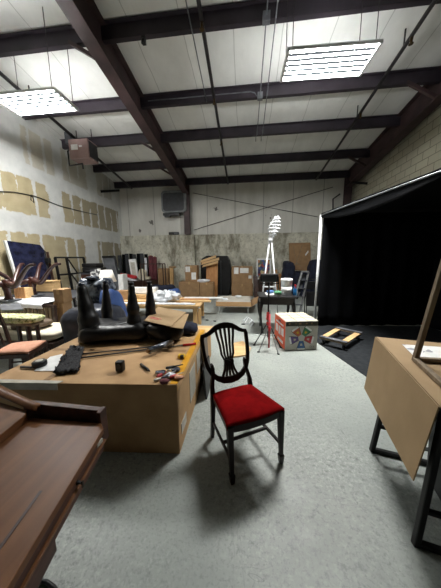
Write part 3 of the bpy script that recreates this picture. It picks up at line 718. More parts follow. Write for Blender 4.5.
# ------------------------------------------------------------------ walnut desk in the near left corner
DZ = .75
t = thing('desk', 'walnut brown desk with a keyed drawer in the near left corner', 'desk', (-1.1, .55, 0))
e0, e1 = Vector((-.715, .955, 0)), Vector((-.600, .30, 0))
def ex(y): return e0.x + (e1.x - e0.x) * (e0.y - y) / (e0.y - e1.y)
YD0 = .12
tp = [(-1.75, YD0), (ex(YD0), YD0), (ex(.93), .93), (ex(.955) - .03, .965), (-1.75, .965)]
build(MB().prism([(x, y, DZ - .03) for x, y in tp], (0, 0, .03)), 'top', 'desk', t, world=True, bevel=.004)
ap = [(-1.73, YD0 + .02), (ex(YD0 + .02) - .012, YD0 + .02), (ex(.93) - .012, .93), (-1.73, .93)]
build(MB().prism([(x, y, DZ - .068) for x, y in ap], (0, 0, .0375)), 'apron', 'deskdark', t, world=True, bevel=.002)
ld = [(-1.73, YD0 + .02), (ex(YD0 + .02) + .004, YD0 + .02), (ex(.94) + .004, .94), (-1.73, .94)]
build(MB().prism([(x, y, DZ - .079) for x, y in ld], (0, 0, .0105)), 'moulding', 'desk', t, world=True, bevel=.002)
lo = [(-1.73, YD0 + .02), (ex(YD0 + .02) - .006, YD0 + .02), (ex(.93) - .006, .93), (-1.73, .93)]
build(MB().prism([(x, y, DZ - .118) for x, y in lo], (0, 0, .0385)), 'lower_rail', 'deskdark', t, world=True, bevel=.003)
lw = [(-1.7, YD0 + .03), (ex(YD0) - .012, YD0 + .03), (ex(.565) - .012, .565), (-1.7, .565)]
build(MB().prism([(x, y, DZ - .172) for x, y in lw], (0, 0, .053)), 'lower_box', 'deskdark', t, world=True, bevel=.003)
build(MB().box(-1.7, .16, 0, -1.2, .55, DZ - .173), 'pedestal', 'deskdark', t, world=True, bevel=.004)
for y in (.80,): build(MB().box(-1.7, y, 0, -1.64, y + .06, DZ - .119).box(-1.26, y, 0, -1.2, y + .06, DZ - .119), 'leg', 'deskdark', t, world=True)
yk = .70; xk = ex(yk) - .012
dr = build(MB().prism([(ex(.36) - .011, .36, DZ - .064), (ex(.86) - .011, .86, DZ - .064), (ex(.86) - .011, .86, DZ - .034), (ex(.36) - .011, .36, DZ - .034)], (.006, 0, 0)), 'drawer', 'deskdark', t, world=True)
build(MB().lathe([(.009, 0), (.009, .012), (.005, .014), (.005, .03)], (xk + .002, yk, DZ - .05), 10, axis='x').box(xk + .028, yk - .004, DZ - .068, xk + .033, yk + .004, DZ - .04), 'key', 'blackmetal', dr, world=True, label='dark key in its lock')
build(MB().box(ex(.9) - .01, .875, DZ - .06, ex(.9) - .003, .915, DZ - .04), 'tag', 'cleartape', dr, world=True)
i0 = PZ(41, 491, DZ); i1 = PZ(-20, 576, DZ)
build(MB().bar(i0 + Vector((0, 0, .0008)), i1 + Vector((0, 0, .0008)), .010, .003), 'inlay_strip', 'darkwood', t, world=True, label='dark inlay line')
# raised end board and the wooden pieces lying on the desk
pa, pb = PZ(37, 413, DZ + .075), PZ(104, 407, DZ + .075)
t2 = build(MB().prism([(-1.22, .985, DZ - .035), (-.772, .985, DZ - .035), (-.772, .985, DZ + .055), (-1.22, .985, DZ + .070)], (0, .032, 0)), 'end_board', 'deskdark', t, world=True, bevel=.003)
build(MB().box(-.772, .966, DZ - .13, -.748, 1.02, DZ + .057), 'end_board', 'deskdark', t, world=True, bevel=.004)
build(MB().box(-1.73, .967, DZ - .10, -.773, .984, DZ - .04), 'back_rail', 'deskdark', t, world=True)
def slab(px, z, th): return MB().prism([PZ(u, v, z) for u, v in px], (0, 0, -th))
one('wooden_board', slab([(-60, 395), (0, 402), (27, 410), (26, 414), (-60, 484)], DZ + .045, .043), 'desk', 'thick walnut board lying on the left of the desk top', 'board', bevel=.004)
def curl(a, b):
    p = PZ(-30 + 70 * a, 371 + 34 * a + (3 - 3 * a), DZ + .10 - .035 * a); q = PZ(-30 + 66 * a, 386 + 22 * a, DZ + .10 - .035 * a)
    r = Vector(p).lerp(Vector(q), b); r.z = DZ + .048 + .075 * (1 - a) ** 1.6 + .012 * math.sin(PI * b); return r
one('curved_board', MB().sheet(curl, 16, 6, .016), 'desk', 'curved walnut panel resting behind the thick board on desk', 'panel')
one('power_cable', MB().tube([PZ(u, v, .012) for u, v in ((20, 596), (36, 586), (42, 581), (47, 582), (54, 587), (60, 596))], .009, 8), 'blackplastic', 'black cable end on the floor below the desk', 'cable')

# ------------------------------------------------------------------ bench on the right with folded cardboard
TZ = .9
A, B = Vector((.93, 1.06, 0)), Vector((1.165, 2.0, 0)); dv = (B - A).normalized(); nv = Vector((dv.y, -dv.x, 0)); W = .62
t = thing('folding_table', 'black steel folding table under the cardboard on the right', 'table', A.lerp(B, .5) + nv * .3)
def tq(a, w, z): p = A.lerp(B, a) + nv * w; return Vector((p.x, p.y, z))
build(MB().prism([tq(0, 0, TZ - .035), tq(0, W, TZ - .035), tq(1, W, TZ - .035), tq(1, 0, TZ - .035)], (0, 0, .028)), 'table_top', 'blackplastic', t, world=True, bevel=.006)
for a in (.06, .71):
    for w in (.05, W - .05):
        wf = (w - (.085 if a > .5 else .03)) if w < .3 else w
        build(MB().bar(tq(a, wf, 0), tq(a, w, TZ - .035), .034, .034), 'leg', 'blackmetal', t, world=True, bevel=.006)
    build(MB().bar(tq(a, .02 if a < .5 else -.035, .02), tq(a, W - .05, .02), .032, .03), 'foot_bar', 'blackmetal', t, world=True, bevel=.005)
    build(MB().bar(tq(a, .03 if a < .5 else -.01, .24), tq(a, W - .05, .24), .026, .026), 'cross_bar', 'blackmetal', t, world=True, bevel=.005)
build(MB().bar(tq(.06, .12, .62), tq(.70, .12, .12), .02, .02), 'brace', 'darkgrey', t, world=True)
t = thing('cardboard_sheet', 'large brown cardboard sheet folded over the edge of black table', 'cardboard', tq(.5, .2, TZ - .005))
build(MB().prism([tq(-.02, -.008, TZ - .006), tq(-.02, W + .05, TZ - .006), tq(1.0, W + .05, TZ - .006), tq(1.0, -.008, TZ - .006)], (0, 0, .008)), 'top_panel', 'card2', t, world=True)
p0, p1 = PY(363, 388, tq(.98, -.03, 0).y), PY(418, 474, tq(0, -.03, 0).y)
build(MB().prism([tq(-.02, -.012, TZ + .001), tq(1, -.012, TZ + .001), Vector((tq(1, -.055, 0).x, tq(1, -.055, 0).y, .40)), Vector((tq(-.0, -.055, 0).x, tq(-.0, -.055, 0).y, .455))], -nv * .006), 'hanging_flap', 'card2', t, world=True)
one('paper_sheet', MB().prism([PZ(u, v, TZ + .004) for u, v in ((402, 344.5), (414, 356.5), (447, 359), (447, 347.5))], (0, 0, .002)), 'scribble', 'white printed paper sheet on the cardboard-covered table', 'paper')
t = thing('wooden_stretcher', 'weathered wooden frame standing upright on the cardboard-covered table', 'frame', PZ(415, 358, TZ + .006))
z0 = TZ + .02; P0 = PZ(415, 359, z0)
P1 = PZ(446, 387, z0); P2 = PZ(450, 361, z0)
Pt = PY(452, 236, P0.y + .02)
PE = (P2 - P0) * .9; pe = PE.normalized() * .03
for a, b in ((P0, P1), (P0 + pe, P0 + PE), (P0 + Vector((0, 0, -.013)), Pt), (P0 + PE + Vector((0, 0, -.013)), Pt + PE), (P1 + pe * .5, P1 + PE), (P0 + PE, P1 + PE), (Pt, Pt + PE)):
    build(MB().bar(a, b, .030, .026), 'bar', 'oldwood', t, world=True, bevel=.003)
# things under the table
t = thing('storage_bin', 'black plastic bin on the floor under the folding table', 'bin', tq(.45, .42, 0))
q = [tq(.32, .26, 0), tq(.32, .56, 0), tq(.62, .56, 0), tq(.62, .26, 0)]; c = sum(q, Vector()) / 4
build(MB().hexa([p.lerp(c, .12) for p in q], [p + Vector((0, 0, .46)) for p in q]), 'bin_body', 'blackplastic', t, world=True, bevel=.01)
build(MB().hexa([p.lerp(c, -.04) + Vector((0, 0, .461)) for p in q], [p.lerp(c, -.04) + Vector((0, 0, .49)) for p in q]), 'rim', 'darkgrey', t, world=True, bevel=.006)

# ------------------------------------------------------------------ black photo canopy
q0 = Vector((1.66, 5.32, 0)); q1 = Vector((2.62, .35, 0)); TC = 2.5
t = thing('photo_canopy', 'large black fabric canopy tent filling the right of the hall', 'canopy', (3.0, 3.2, 0))
BR, FRn = Vector((4.28, 5.55, 0)), Vector((4.30, .35, 0))
def at(p, z): return Vector((p.x, p.y, z))
build(MB().tube([at(q0, 0.0), at(q0 + Vector((.012, 0, 0)), TC + .03)], .028, 10), 'pole', 'white', t, world=True, label='white corner pole')
for p in (BR, FRn, q1): build(MB().tube([at(p, 0), at(p, TC + .03)], .028, 10), 'pole', 'white', t, world=True)
def beam(a, b): return MB().tube([at(a.lerp(b, k / 8), TC + .02) for k in range(9)], .014, 8)
build(beam(q0, q1), 'top_rail', 'galv', t, world=True, label='grey top rail')
for a, b in ((q0, BR), (BR, FRn)): build(beam(a, b), 'top_rail', 'blackcloth', t, world=True)
def curtain(a, b, off):
    n = Vector(((b - a).y, -(b - a).x, 0)).normalized()
    def fn(u, v):
        p = a.lerp(b, u) + n * (off + .025 * math.sin(u * 46) * (1 - .5 * v) + .03 * noise.noise(Vector((u * 7, v * 2, 3)))); return Vector((p.x, p.y, .012 + (TC + .045 - .012) * v))
    return MB().sheet(fn, 90, 10, .006)
build(curtain(q0 + Vector((.03, .0, 0)), BR, .07), 'back_curtain', 'blackcloth', t, world=True)
build(curtain(BR + Vector((0, -.05, 0)), FRn, .07), 'side_curtain', 'blackcloth', t, world=True)
def rf(u, v):
    a = q0.lerp(q1, u); b = BR.lerp(FRn, u); p = a.lerp(b, v); return Vector((p.x, p.y, TC + .055 - .05 * math.sin(PI * u) * 0 + .55 * math.sin(PI * min(v, 1)) * math.sin(PI * u) * .25))
build(MB().sheet(rf, 16, 16, .006), 'roof_cloth', 'blackcloth', t, world=True)
def val(u, v):
    a = q0.lerp(q1, u); sag = .14 * abs(math.sin(PI * u * 2)) ** .8
    return Vector((a.x + .012 + .02 * noise.noise(Vector((u * 8, v, 2))), a.y, TC + .035 - v * (.07 + sag)))
build(MB().sheet(val, 40, 4, .005), 'valance', 'blackcloth', t, world=True)
one('floor_mat', MB().prism([(1.13, 5.25, .001), (1.675, 2.80, .001), (2.3, .3, .001), (4.2, .3, .001), (4.2, 5.4, .001)], (0, 0, .007)), 'mat', 'black floor mat under the photo canopy', 'mat')

# ------------------------------------------------------------------ furniture dolly
c4 = [PZ(319, 337, .15), PZ(346, 343.5, .15), PZ(363, 332.5, .15), PZ(337, 327, .15)]
t = thing('furniture_dolly', 'wooden furniture dolly with padded rails on the black mat', 'dolly', (sum(c4, Vector()) / 4).xy.to_3d())
def lp4(a, b, z): p = c4[0].lerp(c4[1], a).lerp(c4[3].lerp(c4[2], a), b); return Vector((p.x, p.y, z))
for b in (.06, .94):
    r = build(MB().bar(lp4(0, b, .135), lp4(1, b, .135), .085, .035), 'rail', 'oldwood', t, world=True, bevel=.004)
    build(MB().bar(lp4(0, b, .158), lp4(1, b, .158), .09, .010), 'pad', 'greycloth', r, world=True, label='grey carpet pad')
for a in (.12, .88):
    build(MB().bar(lp4(a, .14, .140), lp4(a, .86, .140), .10, .024), 'cross_board', 'pine', t, world=True, bevel=.003)
    for b in (.08, .92):
        cs = build(MB().box(-.03, -.03, .085, .03, .03, .116).bar((0, .02, .09), (0, .02, .04), .03, .006), 'caster', 'darkgrey', t); cs.location = PM[t.name].inverted() @ lp4(a, b, .003)
        build(MB().lathe([(.015, -.014), (.042, -.012), (.042, .012), (.015, .014)], (0, 0, .043), 16, axis='x'), 'wheel', 'blackplastic', cs)

# ------------------------------------------------------------------ printed carton with five cups
cA, cB = Vector((.700, 3.735, 0)), Vector((1.262, 3.83, 0)); cd = (cB - cA).normalized(); cn = Vector((-cd.y, cd.x, 0)); CW = (cB - cA).length; CD = .60; CH = .525
t = thing('printed_carton', 'square carton printed with five colourful cups, orange on its side', 'box', (cA + cB) / 2 + cn * .3, math.atan2(cd.y, cd.x))
x0, x1, y0, y1 = -CW / 2, CW / 2, -.3, .3
build(MB().box(x0, y0, 0, x1, y1, CH), 'body', 'cartonwhite', t, bevel=.006)
build(MB().box(x0 - .004, y0 + .012, .012, x0 + .001, y1 - .012, CH - .012), 'side_print', 'orange', t, label='orange side print')
build(MB().box(x0 + .006, y0 + .006, CH, x1 - .006, y1 - .006, CH + .004), 'lid_print', 'cartontop', t)
m = MB()
for k in (1, 2): m.box(x0 + CW * k / 3 - .006, y0 + .008, CH + .004, x0 + CW * k / 3 + .006, y1 - .008, CH + .006); m.box(x0 + .01, y0 + .2 * k - .006, CH + .004, x1 - .01, y0 + .2 * k + .006, CH + .006)
build(m, 'lid_grid', 'card3', t)
build(MB().box(x0 + .004, y0 - .004, CH - .085, x1 - .004, y0 + .001, CH - .006), 'band', 'shadowstrip', t, label='painted shadow band')  # shadow at the top of the front face, painted as a dark strip
m = MB()
for k, (a0, ww) in enumerate(((.03, .05), (.15, .03), (.21, .06), (.33, .05), (.42, .05))): m.box(x0 + a0 + .02, y0 - .005, CH - .055, x0 + a0 + ww, y0 - .003, CH - .03)
m = m
build(m, 'band_mark', 'card3', t)
for ang, mt in ((126, 'rust'), (54, 'green'), (-12, 'redp'), (-90, 'bluep'), (192, 'purple')):
    c = Vector((0, 0, .225)); d = Vector((math.cos(math.radians(ang)), 0, math.sin(math.radians(ang)))); s = Vector((-d.z, 0, d.x)); yy = Vector((0, y0 - .001, 0))
    A1, A2 = c + d * .055, c + d * .185
    cup = build(MB().prism([A1 - s * .030 + yy, A1 + s * .030 + yy, A2 + s * .070 + yy, A2 - s * .070 + yy], (0, -.003, 0)), 'printed_cup', mt, t)
    A3 = c + d * .216
    build(MB().prism([A2 - s * .070 + yy + Vector((0, -.0005, 0)), A2 + s * .070 + yy + Vector((0, -.0005, 0)), A3 + s * .062 + yy + Vector((0, -.0005, 0)), A3 - s * .062 + yy + Vector((0, -.0005, 0))], (0, -.004, 0)), 'cup_rim', 'paper', cup)
    A5, A6 = c + d * .10, c + d * .14
    build(MB().prism([A5 - s * .012 + yy + Vector((0, -.003, 0)), A5 + s * .012 + yy + Vector((0, -.003, 0)), A6 + s * .022 + yy + Vector((0, -.003, 0)), A6 - s * .022 + yy + Vector((0, -.003, 0))], (0, -.002, 0)), 'cup_label', 'cartontop' if mt in ('redp', 'bluep', 'purple') else 'yellow', cup)
    build(MB().prism([A1 - s * .036 + yy, A1 + s * .036 + yy, A2 + s * .077 + yy, A3 + s * .068 + yy, A3 - s * .068 + yy, A2 - s * .077 + yy], (0, -.0015, 0)), 'cup_outline', 'blackplastic', cup)
m = MB()
for k in range(3): m.bar((x1 - .13 + k * .032, y0 - .003, .05), (x1 - .12 + k * .032, y0 - .003, .085), .007, .003); m.bar((x1 - .13 + k * .032, y0 - .003, .05), (x1 - .112 + k * .032, y0 - .003, .05), .006, .003)
build(m, 'size_mark', 'blackplastic', t)
m = MB()
for (ya, yb, za, zb) in ((-.2, .2, .40, .43), (-.22, -.1, .22, .36), (-.06, .05, .2, .36), (.1, .22, .22, .36), (-.2, .1, .08, .13)):
    m.box(x0 - .006, ya, za, x0 - .003, yb, zb)
build(m, 'side_lettering', 'paper', t, label='white print blocks')
build(MB().box(x0 - .006, -.05, .44, x0 - .003, .05, .475), 'hand_hole', 'blackplastic', t)
# ------------------------------------------------------------------ black table with its load, stands, lamp
def bbx(u0, v0, u1, v1, y):
    a = PY(u0, (v0 + v1) / 2, y).x; b = PY(u1, (v0 + v1) / 2, y).x; um = (u0 + u1) / 2
    return a, b, PY(um, v1, y).z, PY(um, v0, y).z
def item(name, mat, label, cat, u0, v0, u1, v1, y, depth, zb=None, bevel=.006, group=None):
    a, b, z0, z1 = bbx(u0, v0, u1, v1, y)
    return one(name, MB().box(a, y, z0 if zb is None else zb, b, y + depth, z1), mat, label, cat, group, bevel)
a, b, _, BT = bbx(259, 297, 297, 300, 4.5)
t = thing('black_table', 'black table with curved legs standing behind the tripod', 'table', ((a + b) / 2, 4.85, 0))
build(MB().box(a, 4.5, BT - .03, b, 5.2, BT), 'table_top', 'blackplastic', t, world=True, bevel=.006)
build(MB().box(a + .03, 4.53, BT - .17, b - .03, 5.17, BT - .031), 'apron', 'blackplastic', t, world=True, bevel=.006)
for x in (a + .06, b - .06):
    for y in (4.57, 5.13):
        sx = 1 if x > (a + b) / 2 else -1; sy = 1 if y > 4.8 else -1
        pts = []; rs = []
        for k in range(11):
            z = (BT - .15) * (1 - k / 10) + .02; o = .035 * math.sin(k / 10 * PI * 1.6); pts.append((x + sx * o * .7, y + sy * o * .7, z)); rs.append(.045 - .028 * min(1, k / 7) + (.014 if k > 8 else 0))
        build(MB().tube(pts, rs, 10), 'leg', 'blackplastic', t, world=True)
tb = BT + .002
p = PY(286.5, 298, 4.75)
t = thing('plastic_bucket', 'white plastic bucket standing on the black table', 'bucket', (p.x, 4.8, tb))
build(MB().lathe([(.095, 0), (.10, .01), (.118, .30), (.124, .31), (.124, .335), (.115, .335)], (0, 0, 0), 22), 'body', 'white', t)
build(MB().lathe([(.115, .336), (.112, .345)], (0, 0, 0), 22), 'lid', 'paper', t); build(MB().lathe([(.1065, .05), (.1135, .17)], (0, 0, 0), 22), 'label', 'paper', t)
p = PY(293.5, 298, 4.72)
t = thing('spray_bottle', 'blue spray bottle with red trigger beside the white bucket', 'bottle', (p.x + .02, 4.72, tb))
build(MB().lathe([(.035, 0), (.040, .01), (.040, .12), (.018, .17), (.015, .19)], (0, 0, 0), 14), 'bottle', 'bluebottle', t); build(MB().box(-.012, -.05, .19, .012, .02, .225).bar((0, -.03, .19), (0, -.04, .15), .012), 'trigger', 'red', t)
a0, b0, _, _ = bbx(266, 293, 280, 299, 4.6)
one('paper_pack', MB().box(a0, 4.58, tb, b0, 4.85, tb + .035), 'paper', 'white pack of papers on the black table', 'paper', bevel=.004)
one('plastic_pouch', MB().blob((b0 - .05, 4.62, tb + .075), (.15, .12, .07), .7, .2, 9, 4), 'green', 'green and pale pouch lying on the white pack of papers', 'pouch')
one('plastic_pouch', MB().blob((a0 + .1, 4.72, tb + .072), (.16, .14, .06), .7, .2, 9, 8), 'bluep', 'blue pouch lying on the left of the white papers', 'pouch')
# black tripod carrying a lamp head
p = PZ(267.5, 344, 0)
t = thing('tripod_stand', 'black light stand with red collars and a black lamp head', 'tripod', (p.x, p.y, 0))
zt = PY(267, 282, p.y).z
build(MB().tube([(0, 0, .28), (0, 0, zt)], .016, 10), 'pole', 'blackmetal', t)
for z0, z1, nmx in ((.36, .44, 'a'), (.46, .62, 'b')): build(MB().lathe([(.02, z0), (.032, z0 + .01), (.032, z1 - .01), (.02, z1)], (0, 0, 0), 12), 'collar', 'red', t)
for ang in (200, 322, 80):
    dx, dy = math.cos(math.radians(ang)), math.sin(math.radians(ang))
    lg = build(MB().bar((dx * .02, dy * .02, .40), (dx * .27, dy * .27, .012), .018, .012), 'leg', 'blackmetal', t)
    build(MB().tube([(dx * .25, dy * .25, .013), (dx * .29, dy * .29, .013)], .012, 8), 'rubber_foot', 'blackplastic', lg)
    build(MB().bar((0, 0, .16), (dx * .15, dy * .15, .20), .012, .008), 'strut', 'blackmetal', t)
build(MB().tube([(0, 0, .13), (0, 0, .29)], .01, 8), 'lower_rod', 'blackmetal', t)
hd = build(MB().box(-.155, -.06, zt, .155, .07, zt + .15), 'lamp_head', 'blackplastic', t, bevel=.025)
build(MB().box(-.13, -.068, zt + .02, .13, -.06, zt + .13), 'lamp_face', 'darkgrey', hd)
build(MB().box(-.17, -.02, zt - .02, -.157, .02, zt + .1).box(.157, -.02, zt - .02, .17, .02, zt + .1).box(-.17, -.02, zt - .035, .17, .02, zt - .02), 'yoke', 'blackmetal', hd)
p = PZ(271.5, 350, 0)
t = thing('tripod_stand', 'silver legged stand with a pink-red pole in front of black tripod', 'tripod', (p.x - .05, p.y - .04, 0))
build(MB().tube([(0, 0, .06), (0, 0, .66)], .015, 10), 'pole', 'redp', t, label='pinkish red pole'); build(MB().tube([(0, 0, .66), (0, 0, .74)], .009, 8), 'spigot', 'silver', t)
build(MB().lathe([(.02, .36), (.03, .37), (.03, .43), (.02, .44)], (0, 0, 0), 12), 'collar', 'red', t)
for ang in (205, 315, 85):
    dx, dy = math.cos(math.radians(ang)), math.sin(math.radians(ang))
    lg = build(MB().bar((dx * .02, dy * .02, .42), (dx * .2, dy * .2, .012), .016, .012), 'leg', 'silver', t)
    build(MB().tube([(dx * .18, dy * .18, .013), (dx * .22, dy * .22, .013)], .012, 8), 'rubber_foot', 'blackplastic', lg)
# tall spiral bulb on an A-shaped white stand
yl = 5.45; c0 = PY(270.5, 240, yl); cb = PY(273, 228, yl)
t = thing('spiral_lamp', 'tall white stand topped by a huge spiral fluorescent bulb', 'lamp', (c0.x, yl, 0))
for u in (263.5, 275.5):
    q = PY(u, 290, yl); dxx = (q.x - c0.x) / (c0.z - q.z) * c0.z
    build(MB().tube([(dxx, .03, 0), ((q.x - c0.x) * .15, 0, c0.z)], .018, 8), 'pole', 'white', t)
build(MB().tube([(0, -.02, .35), (0, .45, .0)], .018, 8).tube([(0, 0, 1.2), (0, -.02, .35)], .014, 8), 'rear_leg', 'white', t)
build(MB().bar((-.16, .02, .9), (.16, .02, .9), .03), 'cross_bar', 'white', t)
tilt = Matrix.Translation((0, 0, c0.z)) @ Matrix.Rotation(math.radians(16), 4, 'Y')
build(MB().lathe([(.03, -.06), (.055, -.02), (.06, .05), (.035, .07)], (0, 0, 0), 14).xf(tilt), 'socket', 'white', t)
pts = []
for sgn in (0, PI):
    path = []
    for k in range(61):
        f = k / 60; a = sgn + f * 2 * PI * 3; r = .055 + .07 * math.sin(PI * min(f * 1.05, 1)); path.append((r * math.cos(a), r * math.sin(a), .08 + f * .44))
    pts.append(path)
m = MB(); m.tube(pts[0], .020, 8); m.tube(pts[1], .020, 8); m.tube([pts[0][-1], (0, 0, .55), pts[1][-1]], .020, 8)
build(m.xf(tilt), 'spiral_bulb', 'white', t)
# aluminium step ladder and folded black chair by the canopy pole
yl = 5.7
t = thing('step_ladder', 'folded aluminium step ladder leaning near the white canopy pole', 'ladder', (PY(302, 320, yl).x, yl, 0))
f0, f1, g0, g1 = PY(298, 298, yl), PY(308.5, 272, yl + .1), PY(291, 298, yl), PY(302, 272, yl + .1)
def ext(a, b): k = (a.z - .0) / (b.z - a.z); return a - (b - a) * k * .55
fa = Vector((f0.x - .12, yl - .05, 0)); ga = Vector((g0.x - .02, yl - .05, 0))
build(MB().bar((fa.x + .14, fa.y, 0), f1, .05, .03), 'rail', 'silver', t, world=True, bevel=.004); build(MB().bar((ga.x - .02, ga.y, 0), g1, .05, .03), 'rail', 'silver', t, world=True, bevel=.004)
for k in range(1, 6):
    f = k / 6; A_ = Vector((fa.x + .14, fa.y, 0)).lerp(f1, f); B_ = Vector((ga.x - .02, ga.y, 0)).lerp(g1, f)
    build(MB().bar(A_, B_, .08, .02), 'tread', 'darkgrey', t, world=True)
build(MB().bar(f1 + Vector((0, 0, .01)), g1 + Vector((0, 0, .01)), .09, .03), 'top_cap', 'silver', t, world=True)
build(MB().prism([Vector((fa.x + .12, fa.y + .06, .55)), Vector((ga.x, ga.y + .06, .55)), g1 + Vector((.02, .05, -.05)), f1 + Vector((-.03, .05, -.05))], (0, .012, 0)), 'back_panel', 'darkgrey', t, world=True)
xx = PY(313, 300, 6.1).x
t = thing('folding_chair', 'folded black metal chair between the ladder and canopy pole', 'chair', (xx, 6.1, 0))
for s in (-1, 1):
    build(MB().tube([(s * .2, 0, 0), (s * .2, .12, .95), (s * .15, .13, 1.0), (0, .13, 1.01)], .012, 8), 'side_tube', 'blackmetal', t); build(MB().tube([(s * .17, -.09, 0), (s * .17, .08, .7)], .012, 8), 'leg', 'blackmetal', t)
build(MB().box(-.17, .08, .74, .17, .11, .96), 'backrest', 'blackplastic', t, bevel=.01); build(MB().prism([(-.165, -.02, .30), (.165, -.02, .30), (.165, .05, .68), (-.165, .05, .68)], (0, -.02, 0)), 'seat', 'blackplastic', t, bevel=.006)

# ------------------------------------------------------------------ back row along the concrete wall
def carton(label, u0, v0, u1, v1, y, depth, zb=None, mat='card3', labels=(), group='brown cartons along the back wall'):
    a, b, z0, z1 = bbx(u0, v0, u1, v1, y); z0 = z0 if zb is None else zb
    t = thing('cardboard_box', label, 'box', ((a + b) / 2, y + depth / 2, z0), 0, group)
    build(MB().box(a, y, z0, b, y + depth, z1), 'body', mat, t, world=True, bevel=.008)
    build(MB().box((a + b) / 2 - .03, y - .002, z1 - .10, (a + b) / 2 + .03, y + .001, z1 - .001).box((a + b) / 2 - .03, y, z1, (a + b) / 2 + .03, y + depth, z1 + .002), 'tape_strip', 'card', t, world=True)
    for (lu0, lv0, lu1, lv1) in labels:
        c0, c1, d0, d1 = bbx(lu0, lv0, lu1, lv1, y)
        build(MB().box(c0, y - .006, d0, c1, y - .001, d1), 'paper_label', 'paper', t, world=True, label='white paper label')
    return z1
z = carton('lower brown carton under the labelled one right of the black cabinet', 231.5, 284, 253, 295, 9.35, .6, 0, 'card3')
carton('upper brown carton with white labels right of the black cabinet', 231.5, 266.5, 252.5, 284, 9.35, .58, z + .003, 'card3', ((234, 267.5, 238.5, 274), (240, 268, 248.5, 273), (248.5, 275.5, 251.5, 278.5)))
z = carton('long low brown carton below the small labelled carton', 179, 282, 199.5, 298, 8.6, .6, 0, 'card3')
carton('squat brown carton under the white rag', 200, 282.5, 213.5, 298, 8.6, .36, 0, 'card3')
carton('small brown carton with two white labels on a lower carton', 185, 265.5, 197, 282, 8.75, .4, z + .003, 'card3', ((185.5, 266.5, 190, 272), (191.5, 272.5, 196, 279.5)))
one('white_rag', MB().blob((PY(204, 281, 8.85).x, 8.78, z + .03), (.5, .28, .14), .8, .3, 5, 9, flat=True), 'whitecloth', 'crumpled white rag on top of the squat brown carton', 'cloth')
# tall dark curved cabinet with boards
a, b, _, z1 = bbx(199, 256, 230, 297, 9.5)
t = thing('curved_cabinet', 'tall black cabinet with rounded shoulder behind the orange boards', 'cabinet', ((a + b) / 2, 9.7, 0))
pr = [(a + .1, 9.5, 0), (b - .05, 9.5, 0)]
pts = [(b - .05 + .10 * math.sin(PI * k / 12), 9.5, z1 * .96 * k / 12) for k in range(1, 12)] + [(b - .12, 9.5, z1), (a + .35, 9.5, z1 + .02), (a + .12, 9.5, z1 - .12), (a + .08, 9.5, z1 - .35)]
build(MB().prism(pr + pts, (0, .6, 0)), 'carcass', 'blackplastic', t, world=True, bevel=.02)
build(MB().box(b - .42, 9.49, .05, b - .37, 9.5, z1 - .2), 'edge_strip', 'darkgrey', t, world=True)
def board(px, y, th, mat, label, group, name='wooden_board'): return one(name, MB().prism([PY(u, v, y) for u, v in px], (0, th, 0)), mat, label, 'board', group)
pp = [PY(206, 264, 9.2), PY(217.5, 263, 9.2)]
one('wooden_board', MB().prism([Vector((pp[0].x, 9.05, 0)), Vector((pp[1].x, 9.05, 0)), Vector((pp[1].x, 9.3, pp[1].z)), Vector((pp[0].x, 9.3, pp[0].z))], (0, .03, 0)), 'oak', 'broad orange board leaning upright against the black cabinet', 'board', 'orange boards at the black cabinet')
for k, (uL, vL, uR, vR, w, lb) in enumerate(((200, 263, 216, 257.5, 2.6, 'topmost short orange board across the black cabinet'), (201, 265, 219, 260, 2.6, 'middle short orange board across the black cabinet'), (202, 267.5, 218, 263, 2.4, 'lowest short orange board across the black cabinet'))):
    y = 9.02 + .04 * k
    one('wooden_board', MB().prism([PY(uL, vL, y), PY(uR, vR, y), PY(uR, vR - w, y), PY(uL + 1, vL - w, y)], (0, .035, 0)), 'pine', lb, 'board', 'orange boards at the black cabinet')
# dark board, trunk, picture, planks
one('wooden_board', MB().prism([PY(253, 276, 9.2), PY(257.5, 276, 9.2), Vector((PY(259, 295, 9.0).x, 9.0, 0)), Vector((PY(254, 295, 9.0).x, 9.0, 0))], (0, .04, 0)), 'darkwood', 'dark brown board leaning right of the labelled cartons', 'board')
z = bbx(256, 279.5, 273, 294, 9.7)[3]
a, b, _, _ = bbx(257.5, 279, 273, 294, 9.7)
t = thing('storage_chest', 'dark brown chest beneath the colourful framed picture', 'chest', ((a + b) / 2, 9.9, 0))
build(MB().box(a, 9.7, 0, b, 10.15, z - .06), 'chest_body', 'darkwood', t, world=True, bevel=.01); build(MB().box(a - .01, 9.69, z - .059, b + .01, 10.16, z), 'lid', 'darkwood', t, world=True, bevel=.01)
a, b, z0, z1 = bbx(256.5, 258.5, 271, 279, 9.85)
t = thing('framed_picture', 'colourful picture in a white frame against the concrete wall', 'picture', ((a + b) / 2, 9.9, z + .002))
fr = MB()
for q in ((a, z + .002, a + .06, z1), (b - .06, z + .002, b, z1), (a + .06, z1 - .06, b - .06, z1), (a + .06, z + .002, b - .06, z + .06)): fr.box(q[0], 9.85, q[1], q[2], 9.89, q[3])
build(fr, 'frame', 'paper', t, world=True); build(MB().box(a + .05, 9.865, z + .05, b - .05, 9.885, z1 - .05), 'print', 'picture', t, world=True)
for k, (u, vt, lb) in enumerate(((278, 270, 'left of two narrow orange boards leaning beside the blanket pile'), (282, 274, 'right of two narrow orange boards leaning beside the blanket pile'))):
    q = PY(u, vt, 9.9); one('wooden_board', MB().bar((q.x - .02, 9.95, .02), (q.x - .05, 10.2, q.z), .12, .025, up=(0, 1, 0)), 'oak', lb, 'board')
